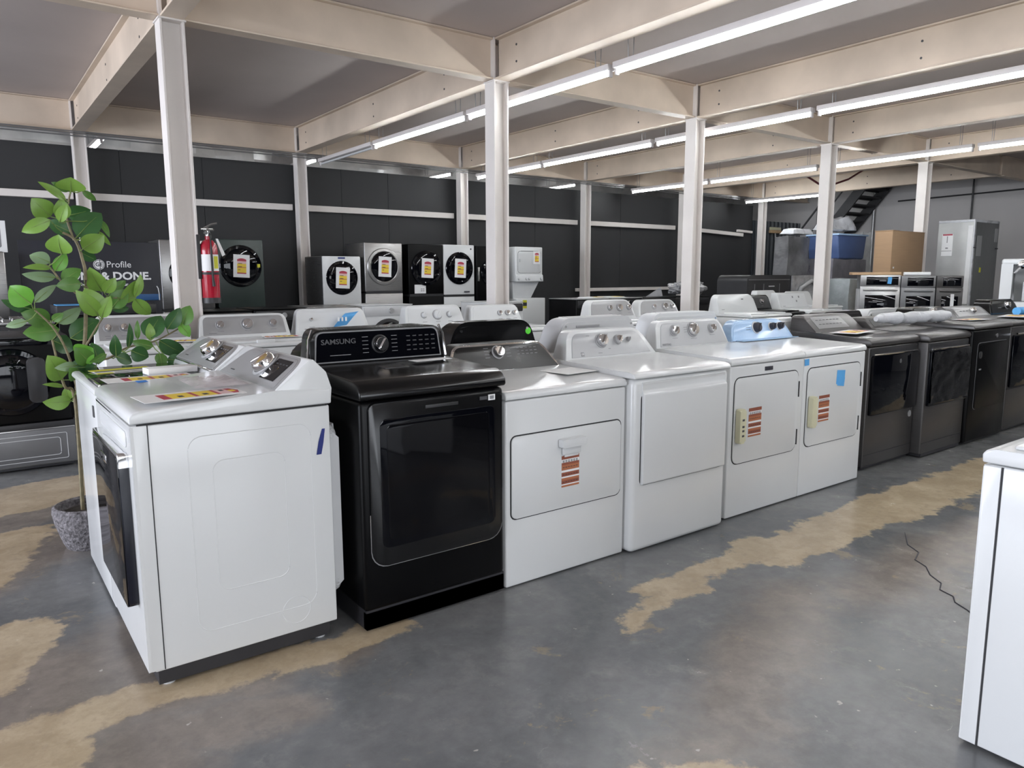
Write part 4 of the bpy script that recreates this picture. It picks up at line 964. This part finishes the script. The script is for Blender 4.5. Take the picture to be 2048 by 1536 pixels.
# ------------------------------------------------------------------ potted plant
t = thing('potted_plant', 'tall green leafy plant in a speckled stone pot beside the end washer', 'plant', (.47, 4.5, 0))
MB().lathe([(0, 0), (.125, 0), (.14, .03), (.172, .14), (.182, .2), (.178, .225), (.165, .232), (.15, .222), (.15, .19), (0, .185)], 40).build('pot', STONE, t)
MB().lathe([(.152, .186), (.08, .20), (0, .196)], 24).build('soil', SOIL, t)
def st_pts(l): return [(a - .47, b_ - 4.5, c_) for a, b_, c_ in l]
SM = MB()
def smooth_path(p, n=6):
    p = [Vector(q) for q in p]; out = []
    for i in range(len(p) - 1):
        p0, p1, p2, p3 = p[max(i - 1, 0)], p[i], p[i + 1], p[min(i + 2, len(p) - 1)]
        for k in range(n):
            u = k / n; out.append(.5 * ((2 * p1) + (p2 - p0) * u + (2 * p0 - 5 * p1 + 4 * p2 - p3) * u * u + (3 * p1 - p0 - 3 * p2 + p3) * u ** 3))
    return out + [p[-1]]
STEMS = [([(.435, 4.5, .19), (.445, 4.5, .801), (.399, 4.48, .888), (.364, 4.47, 1.128)], .011, .005),
         ([(.473, 4.52, .19), (.454, 4.52, .797), (.515, 4.5, 1.118), (.542, 4.5, 1.434), (.536, 4.5, 1.538), (.51, 4.5, 1.64), (.457, 4.5, 1.677)], .012, .006),
         ([(.505, 4.5, 1.64), (.48, 4.5, 1.754), (.495, 4.5, 1.83), (.509, 4.5, 1.887)], .006, .004),
         ([(.5, 4.5, 1.05), (.511, 4.42, 1.097), (.554, 4.4, 1.175), (.595, 4.4, 1.238)], .006, .004),
         ([(.456, 4.5, .85), (.48, 4.33, .98), (.491, 4.29, 1.03), (.586, 4.3, 1.03), (.692, 4.35, 1.078), (.834, 4.38, 1.103), (.97, 4.4, 1.167)], .008, .004),
         ([(.532, 4.5, 1.329), (.489, 4.5, 1.369), (.436, 4.5, 1.421), (.387, 4.5, 1.498), (.355, 4.5, 1.511)], .006, .004),
         ([(.468, 4.5, .76), (.436, 4.47, 1.019), (.379, 4.45, 1.18), (.301, 4.45, 1.285)], .008, .004),
         ([(.542, 4.5, 1.40), (.57, 4.47, 1.34), (.61, 4.45, 1.335), (.67, 4.4, 1.34)], .006, .004)]
for p, r0, r1 in STEMS:
    q = smooth_path(st_pts(p)); SM.tube(q, [r0 + (r1 - r0) * i / (len(q) - 1) for i in range(len(q))], 7)
SM.build('stems', BARK, t)
LEAVES = "0.501,4.417,1.879,0.501,4.378,1.937,0.100,0;0.500,4.449,1.885,0.427,4.415,1.915,0.032,1;0.475,4.383,1.831,0.370,4.373,1.907,0.032,0;0.569,4.554,1.899,0.630,4.584,1.858,0.027,1;0.414,4.523,1.756,0.342,4.495,1.833,0.081,0;0.459,4.477,1.739,0.460,4.455,1.836,0.059,0;0.437,4.405,1.724,0.467,4.365,1.804,0.042,0;0.399,4.413,1.733,0.287,4.456,1.677,0.053,0;0.513,4.626,1.685,0.415,4.656,1.737,0.061,2;0.495,4.620,1.771,0.595,4.589,1.801,0.072,2;0.523,4.522,1.659,0.635,4.535,1.777,0.103,2;0.552,4.606,1.658,0.619,4.642,1.639,0.055,2;0.635,4.546,1.756,0.669,4.505,1.668,0.027,1;0.622,4.491,1.687,0.671,4.508,1.621,0.021,0;0.536,4.471,1.593,0.628,4.439,1.658,0.080,0;0.440,4.465,1.565,0.429,4.424,1.652,0.096,0;0.394,4.557,1.524,0.317,4.593,1.561,0.060,3;0.390,4.480,1.496,0.279,4.460,1.498,0.027,0;0.411,4.552,1.481,0.467,4.559,1.562,0.049,4;0.545,4.636,1.582,0.618,4.671,1.544,0.044,2;0.408,4.472,1.448,0.274,4.463,1.462,0.043,3;0.435,4.490,1.422,0.515,4.483,1.486,0.064,1;0.510,4.402,1.416,0.406,4.383,1.407,0.058,1;0.619,4.533,1.370,0.568,4.487,1.486,0.087,0;0.283,4.379,1.316,0.209,4.392,1.399,0.089,4;0.300,4.426,1.324,0.392,4.430,1.404,0.037,3;0.305,4.554,1.283,0.179,4.539,1.330,0.049,2;0.375,4.569,1.221,0.258,4.539,1.264,0.076,1;0.370,4.453,1.226,0.416,4.423,1.263,0.032,1;0.396,4.497,1.212,0.498,4.474,1.283,0.054,3;0.262,4.441,1.231,0.179,4.466,1.207,0.032,3;0.570,4.380,1.249,0.528,4.386,1.379,0.094,0;0.579,4.380,1.249,0.485,4.340,1.370,0.063,0;0.608,4.382,1.367,0.657,4.355,1.437,0.047,0;0.657,4.523,1.364,0.732,4.535,1.425,0.038,1;0.646,4.417,1.289,0.714,4.401,1.376,0.069,1;0.695,4.406,1.310,0.763,4.401,1.419,0.058,0;0.753,4.379,1.343,0.790,4.398,1.453,0.037,0;0.777,4.549,1.327,0.853,4.595,1.242,0.065,0;0.668,4.607,1.276,0.759,4.653,1.272,0.033,2;0.583,4.374,1.238,0.626,4.353,1.340,0.052,0;0.409,4.563,1.175,0.261,4.591,1.161,0.078,1;0.454,4.542,1.128,0.588,4.586,1.213,0.090,2;0.378,4.584,1.116,0.462,4.616,1.062,0.078,2;0.446,4.270,1.053,0.511,4.239,1.089,0.091,4;0.509,4.270,1.011,0.445,4.234,1.093,0.067,1;0.542,4.270,1.008,0.527,4.316,1.107,0.061,2;0.443,4.270,1.009,0.353,4.221,1.008,0.036,3;0.383,4.379,0.927,0.335,4.346,1.048,0.093,0;0.404,4.527,0.875,0.315,4.513,0.895,0.019,0;0.407,4.270,0.830,0.293,4.230,0.841,0.061,0;0.425,4.566,0.795,0.412,4.559,0.857,0.039,0;0.438,4.270,0.940,0.410,4.226,0.997,0.055,1;0.623,4.270,1.041,0.620,4.237,1.146,0.043,2;0.684,4.270,1.082,0.692,4.235,1.200,0.027,2;0.749,4.378,1.117,0.753,4.377,1.210,0.022,1;0.802,4.380,1.120,0.875,4.430,1.229,0.093,2;0.813,4.380,1.106,0.813,4.383,1.193,0.037,0;0.898,4.380,1.163,0.966,4.371,1.269,0.062,2;0.975,4.380,1.180,1.020,4.378,1.281,0.069,1;0.963,4.380,1.194,1.008,4.371,1.124,0.050,4;0.802,4.270,1.082,0.708,4.262,1.114,0.043,1;0.856,4.380,1.104,0.981,4.419,1.025,0.075,2;0.695,4.270,1.068,0.769,4.270,1.031,0.067,2;0.830,4.270,1.047,0.833,4.245,0.976,0.049,1;0.865,4.270,1.011,0.938,4.241,0.995,0.049,2;0.623,4.270,1.041,0.697,4.307,1.006,0.049,2;0.579,4.270,1.057,0.504,4.225,1.028,0.030,1;0.508,4.270,0.998,0.410,4.277,0.992,0.067,2;0.530,4.270,1.003,0.476,4.260,0.957,0.055,2"
FO = MB(); FS = FO; rnd = random.Random(11)
sk = [Vector((a, b_, c_)) for p, _, _ in STEMS for a, b_, c_ in [(v.x, v.y, v.z) for v in smooth_path(st_pts(p))]]
cam = Vector((-.47, -4.5, 1.45))
for L in LEAVES.split(';'):
    v = [float(k) for k in L.split(',')]
    a = Vector(v[0:3]) - Vector((.47, 4.5, 0)); c_ = Vector(v[3:6]) - Vector((.47, 4.5, 0)); w = v[6] * 1.32; s = int(v[7]); c_ = a + (c_ - a) * 1.1
    ax = c_ - a; ln = ax.length
    if ln < .05: c_ = a + Vector((0, -.1, .06)); ax = c_ - a; ln = ax.length
    u = ax.normalized(); view = (cam - (a + c_) / 2).normalized()
    nrm = (view - u * view.dot(u)).normalized(); side = u.cross(nrm)
    tw = R(rnd.uniform(-28, 28)); n2 = nrm * math.cos(tw) + side * math.sin(tw); s2 = side * math.cos(tw) - nrm * math.sin(tw)
    bb = bmesh.new(); rows = []; N = 9
    for i in range(N + 1):
        f = i / N; wd = w * .5 * (math.sin(math.pi * min(1, f ** .8)) ** .75 if 0 < f < 1 else .02) * 1.02
        bend = -.10 * ln * (2 * f - 1) ** 2 + .06 * ln
        ctr = a + ax * f + n2 * bend
        rows.append([bb.verts.new(ctr + s2 * wd * q + n2 * (.16 * wd * abs(q) - .03 * wd)) for q in (-1, -.55, 0, .55, 1)])
    for A, B in zip(rows, rows[1:]):
        for q in range(4): bb.faces.new((A[q], A[q + 1], B[q + 1], B[q]))
    FO.mi = s; FO._merge(bb)
    # short stalk back to the closest stem
    near = min(sk, key=lambda q: (q - a).length)
    mid = (a + near) / 2 + Vector((0, 0, -.008))
    FO.mi = 5; FS.tube([near, mid, a, a + ax * .5 + n2 * .055 * ln, a + ax * .8 + n2 * .02 * ln], [.003, .0028, .0026, .0016, .0008], 5)
FO.build('foliage', LEAFS + [STEMG], t)

# ------------------------------------------------------------------ things in the far corner on the right
UX, UY = math.cos(R(-55)), math.sin(R(-55)); s0 = 0
for k, (w, m, lab) in enumerate(((.60, STEEL, 'stainless wall oven with blue tape on its control panel'), (.50, GRAPHL, 'grey wall oven in the middle of the three ovens'), (.38, GRAPH, 'dark wall oven nearest the wrapped fridge'))):
    z1 = 1.44 if k == 0 else 1.425
    sc_ = s0 + w / 2; s0 += w + .015
    t = thing('wall_oven', lab, 'oven', (12.1 + UX * sc_, 6.5 + UY * sc_, 0), -55)
    MB().box(-w / 2, w / 2, .012, .45, .02, z1, .008).build('oven_body', m, t)
    panel(t, rrect(-w / 2, z1 - .185, w / 2, z1 - .003, .006), -.01, .014, m, .004, 'control_panel')
    MB().box(-w / 2 + .09, w / 2 - .03, -.012, -.008, z1 - .165, z1 - .03, .002).build('display', GLASS, t)
    o = panel(t, rrect(-w / 2, .62, w / 2, z1 - .2, .006), -.02, .014, m, .005, 'oven_door')
    MB().box(-w / 2 + .08, w / 2 - .06, -.023, -.018, .68, z1 - .33, .002).build('oven_window', GLASS, o)
    MB().tube([(-w / 2 + .04, -.065, z1 - .245), (w / 2 - .04, -.065, z1 - .245)], .014, 10).tube([(-w / 2 + .07, -.02, z1 - .245), (-w / 2 + .07, -.065, z1 - .245)], .008, 6).tube([(w / 2 - .07, -.02, z1 - .245), (w / 2 - .07, -.065, z1 - .245)], .008, 6).build('handle', m, o)
    panel(t, rrect(-w / 2, .05, w / 2, .6, .006), -.02, .014, m, .005, 'oven_door')
    if k == 0:
        tape(t, .14, z1 - .09, .06, .11, -.0135, BLUEL, 5); MB().box(-w / 2 - .012, -w / 2, .03, .43, .05, z1 - .23, .004).build('side_trim', LGREY, t); tape(t, -w / 2 + .03, .72, .05, .1, -.021, BLUEL)
    if k == 2: MB().box(.02, .07, -.026, -.022, .93, 1.13).build('paper_tag', PAPER, t)
o = MB().box(-.36, .40, -.05, .22, 0, .045, .006).build('wooden_board', PINE); at(o, (12.40, 6.42, 1.442), -50); tag(o, 'pale wooden board lying on the stainless wall oven', 'board')
o = MB().tube([(-.2, 0, .03), (.2, 0, .03)], .03, 12).build('paper_roll', PAPER); at(o, (12.72, 5.88, 1.427), -50); tag(o, 'white roll lying on the grey middle oven', 'roll')
t = thing('cardboard_box', 'tall flat brown cardboard carton behind the wall ovens', 'carton', (13.45, 6.4, 0), 0)
MB().box(-.575, .575, 0, .31, .0, 2.19, .008).build('carton', CARD, t)
MB().box(-.58, -.35, -.004, .315, 2.185, 2.2, .003).box(-.35, .58, -.004, .315, 2.185, 2.193, .003).build('flap', CARD, t)
MB().box(-.5, -.46, -.004, .0, 1.55, 1.58).build('staple', PAPER, t)
t = thing('wrapped_fridge', 'tall grey wrapped refrigerator with paper notices', 'refrigerator', (15.48, 5.95, 0), 0)
w, d, h = 1.08, .62, 2.41
MB().box(-w / 2, w / 2, 0, d, .03, h, .01).build('fridge_body', WRAPD, t)
MB().box(-w / 2 - .012, -w / 2 + .004, .0, d, .03, h, .005).build('side_panel', WRAPG, t)
MB().box(-w / 2 - .016, -w / 2 - .01, .02, .10, .9, h - .08).build('white_strip', PAPER, t, 'white edge strip')
MB().box(-w / 2 - .02, -w / 2 + .04, -.012, .012, .03, h, .005).build('foam_corner', BAGW, t)
MB().box(-w / 2 - .018, w / 2, -.006, d + .002, h - .02, h + .03, .01).build('top_wrap', BAGW, t)
MB().box(-w / 2 - .0155, -w / 2 - .0115, .35, .54, 1.79, 2.19).m(1).box(-w / 2 - .0165, -w / 2 - .0115, .36, .53, 2.165, 2.19).m(2).box(-w / 2 - .0165, -w / 2 - .0115, .44, .455, 2.03, 2.15).box(-w / 2 - .0165, -w / 2 - .0115, .425, .47, 1.92, 1.945).box(-w / 2 - .0165, -w / 2 - .0115, .36, .54, 1.875, 1.885).build('notice', [PAPER, RED, GINK], t, 'white notice sheet', smooth=False)
MB().box(-.40, -.2, -.004, .001, 1.78, 2.15).box(.36, .49, -.004, .001, 2.05, 2.3).build('label', GREY, t)
MB().box(-.34, -.27, -.004, .001, 1.46, 1.55, M=Matrix.Rotation(R(5), 4, 'Y')).build('yellow_sticker', YEL2, t)
MB().box(-w / 2 - .022, -w / 2 + .1, -.014, -.01, 1.92, 1.94).box(w / 2 - .12, w / 2 + .004, -.008, .001, 1.92, 1.94).build('strap', INK, t)
t = thing('display_appliance', 'white open-fronted cabinet with a round gauge and dark funnel', 'appliance', (10.30, 3.20, 0), -72)
w = 1.06
mb = MB().box(-w / 2, w / 2, 0, .6, .02, 1.12, .02).box(-w / 2, w / 2, 0, .6, 1.56, 1.63, .025, 3).box(-w / 2, -w / 2 + .12, 0, .6, 1.11, 1.57).box(w / 2 - .15, w / 2, 0, .6, 1.11, 1.57).box(-w / 2 + .11, w / 2 - .14, .45, .6, 1.11, 1.58)
mb.build('cabinet', WHITE, t)
MB().tube([(-w / 2 + .14, -.02, 1.14), (-w / 2 + .14, -.02, 1.46), (-w / 2 + .19, -.02, 1.52)], .015, 8).build('grey_pipe', GREY, t)
MB().lathe([(0, .03), (.035, .03), (.05, .02), (.05, 0)], 20, Matrix.Translation((-w / 2 + .21, .0, 1.56)) @ Matrix.Rotation(R(90), 4, 'X')).build('gauge', CHROME, t)
MB().prism([(-.18, 1.50), (.36, 1.50), (.28, 1.38), (.0, 1.38)], 'y', .02, .4).build('funnel', INK, t)
MB().box(-.30, .05, .05, .4, 1.125, 1.36, .01).build('inner_box', LGREY, t); MB().box(.13, .4, .05, .4, 1.125, 1.27, .01).build('inner_tray', WHITE2, t)
o = MB().box(-.11, .11, -.1, .1, 0, .14, .006).build('white_box', WHITE2); at(o, (10.38, 3.42, 1.632), -60); tag(o, 'small white box on top of the open-fronted white cabinet', 'box')
# wrapped and bagged things by the fourth near column
def wavy_box(x0, x1, y0, y1, z0, z1, amp, seed, n=7, taper=0., lean=0.):
    bb = bmesh.new(); bmesh.ops.create_cube(bb, size=1); bmesh.ops.subdivide_edges(bb, edges=bb.edges[:], cuts=n, use_grid_fill=True)
    for v in bb.verts:
        f = v.co.z + .5; k = 1 - taper * f
        p = Vector(((x0 + x1) / 2 + v.co.x * (x1 - x0) * k + lean * f, (y0 + y1) / 2 + v.co.y * (y1 - y0) * k, z0 + f * (z1 - z0)))
        q = mno.noise_vector(p * 3.1 + Vector((seed, 0, 0))) * amp
        if f < .02: q.z = 0
        v.co = p + q
    return bb
def wrapped(name, label, cat, bb, m, mats=None):
    mb = MB(); mb._merge(bb); o = mb.build(name, m); return tag(o, label, cat)
wrapped('wrapped_appliance', 'dark panel in clear film leaning left of the blue bin', 'wrapped appliance', wavy_box(12.5, 13.2, 8.2, 8.5, 0, 2.16, .03, 1, lean=.1), mat('dark film wrap', (.13, .13, .135), .2, noise=.4, scale=3, bump=.5, bscale=10))
t = thing('recycling_bin', 'blue plastic bin with white bag on a dark wrapped base, by the fourth near column', 'bin', (14.18, 8.15, 0))
mb = MB(); mb._merge(wavy_box(-.62, .62, -.3, .3, 0, 1.75, .02, 4)); mb.build('wrapped_base', mat('dusk film wrap', (.19, .185, .21), .3, noise=.3, scale=3, bump=.4, bscale=10), t)
MB().prism([(-.46, 1.75), (.46, 1.75), (.54, 2.22), (-.54, 2.22)], 'y', -.32, .32, .03, 3).build('bin_body', BINB, t)
MB().box(-.56, .56, -.35, .35, 2.2, 2.235, .012).build('bin_rim', FILM, t)
wrapped('white_bag', 'crumpled white plastic bag on top of the blue bin', 'plastic bag', wavy_box(13.6, 14.6, 7.95, 8.4, 2.32, 2.56, .12, 2, 14, .4), BAGW)
wrapped('white_bag', 'small white bag draped over the dark filmed panel', 'plastic bag', wavy_box(12.72, 13.35, 8.18, 8.5, 2.22, 2.32, .05, 3, 7, .2), BAGW)
wrapped('clear_bag', 'tall clear film bag between the blue bin and the brown carton', 'plastic bag', wavy_box(14.85, 15.25, 8.0, 8.4, 0, 2.3, .05, 5, 8, .1), CLEAR)
t = thing('wrapped_washer', 'dark grey washer back panel in the row behind the white plain consoles', 'washer', (11.0, 7.5, 0))
MB().prism(rrect(-.60, .02, .62, 1.445, (.01, .01, .02, .10)), 'y', 0, .6, .01).build('washer_body', DGREY, t)
MB().box(-.56, .6, -.006, .0, 1.36, 1.375).box(-.4, -.385, -.006, 0, .9, 1.3).box(-.15, -.135, -.006, 0, .9, 1.3).box(.3, .315, -.006, 0, .9, 1.3).build('panel_ribs', GRAPHL, t); MB().box(.0, .16, -.006, 0, 1.25, 1.265).build('handle_slot', LGREY, t)
t = thing('wrapped_washer', 'dark washer in crinkled film with grey hose, beside the fourth near column', 'washer', (12.15, 7.5, 0))
MB().box(-.5, .48, 0, .6, .02, 1.44, .02).build('washer_body', DGREY, t)
mb = MB(); mb._merge(wavy_box(-.51, .49, -.03, .0, .9, 1.43, .012, 8)); mb.build('film_front', BAGC, t)
MB().tube([(-.42, -.05, .95), (-.3, -.07, 1.22), (.0, -.08, 1.34), (.3, -.07, 1.25), (.44, -.05, 1.05)], .035, 10).build('hose', GREY, t)
wrapped('clear_wrapped_box', 'pale box in clear film left of the stainless oven', 'wrapped box', wavy_box(12.85, 13.6, 7.1, 7.5, 0, 1.36, .03, 7), mat('frosty film', (.42, .46, .47), .25, noise=.15, bump=.5, bscale=9))
# push broom leaning head-up against the corrugated wall
t = thing('push_broom', 'push broom leaning head-up against the dark corrugated wall', 'broom', (18.12, 12.22, 0))
MB().tube([(0, -.25, .01), (.06, .05, 2.6)], .016, 8).build('handle', GREY, t)
MB().box(-.2, .32, .02, .08, 2.58, 2.66, .01).build('head', PINE, t); MB().box(-.19, .31, .03, .075, 2.66, 2.74, .01).build('bristles', CREAM, t)

# ------------------------------------------------------------------ white machine close by at the right, its back to the camera side
t = thing('washer', 'white machine cut off by the picture edge, close across the aisle', 'washer', (2.388 + .355, .858, 0), 180)
w, d = .71, .70
cabinet(t, w, d, .012, .895, WHITE, .006); MB().box(-w / 2 + .03, w / 2 - .03, .03, d - .03, 0, .03).build('kick_plate', KICK, t)
MB().prism(rrect(-w / 2 - .003, .014, w / 2 + .003, .893, .004), 'y', -.012, .034, .008, 3, 'front').build('front_panel', WHITE, t)
MB().box(w / 2 - .001, w / 2 + .0015, .035, .040, .014, .893).build('side_seam', GAP, t)
top_panel(t, w + .012, [(-.016, .90), (-.018, .925), (-.006, .940), (.02, .944), (.45, .947), (d, .95), (d, .90)], WHITE, .006)
MB().box(-w / 2 + .035, w / 2 - .035, .05, .45, .944, .956, .006, 3).build('lid', WHITE, t)
Console(t, trap(-w / 2 + .01, w / 2 - .01, .945, -w / 2 + .05, w / 2 - .05, 1.10, .05), .52, .945, .35, d, WHITE, trap(-w / 2 + .05, w / 2 - .05, .965, -w / 2 + .08, w / 2 - .08, 1.085, .04), LGREY)

# ------------------------------------------------------------------ camera, light, view
cam_d = bpy.data.cameras.new('camera'); cam_o = bpy.data.objects.new('camera', cam_d); C.objects.link(cam_o)
cam_d.sensor_width = 36; cam_d.lens = 36 * 1474.488 / 2048; cam_d.clip_start = .05; cam_d.clip_end = 100
yaw, pitch, roll = .639625, .146048, -.003103
f = Vector((math.sin(yaw) * math.cos(pitch), math.cos(yaw) * math.cos(pitch), -math.sin(pitch)))
r = Vector((math.cos(yaw), -math.sin(yaw), 0)); u = r.cross(f)
r2 = r * math.cos(roll) + u * math.sin(roll); u2 = -r * math.sin(roll) + u * math.cos(roll)
cam_o.matrix_world = Matrix(((r2.x, u2.x, -f.x, 0), (r2.y, u2.y, -f.y, 0), (r2.z, u2.z, -f.z, 1.45), (0, 0, 0, 1)))
bpy.context.scene.camera = cam_o
def area(name, loc, rot, sx, sy, e, col):
    l = bpy.data.lights.new(name, 'AREA'); l.shape = 'RECTANGLE'; l.size = sx; l.size_y = sy; l.energy = e; l.color = col
    o = bpy.data.objects.new(name, l); C.objects.link(o); o.location = loc; o.rotation_euler = rot
    return o
area('window_daylight', (-7.95, 6, 1.88), (0, R(-90), 0), 3.0, 11.9, 960, (.84, .89, 1.))
area('window_daylight', (.1, -6.95, 1.7), (R(90), 0, 0), 8.0, 2.6, 250, (.90, .94, 1.))  # fill added to brighten the machine fronts; its front windows are made up
w = bpy.data.worlds.new('daylight'); bpy.context.scene.world = w; w.use_nodes = True
w.node_tree.nodes['Background'].inputs[0].default_value = (.75, .85, 1, 1); w.node_tree.nodes['Background'].inputs[1].default_value = .6
TUBE.node_tree.nodes['Principled BSDF'].inputs['Emission Strength'].default_value = 48
sc = bpy.context.scene
sc.view_settings.view_transform = 'Standard'; sc.view_settings.look = 'None'; sc.view_settings.gamma = 1; sc.view_settings.use_curve_mapping = False
sc.view_settings.exposure = 0.45
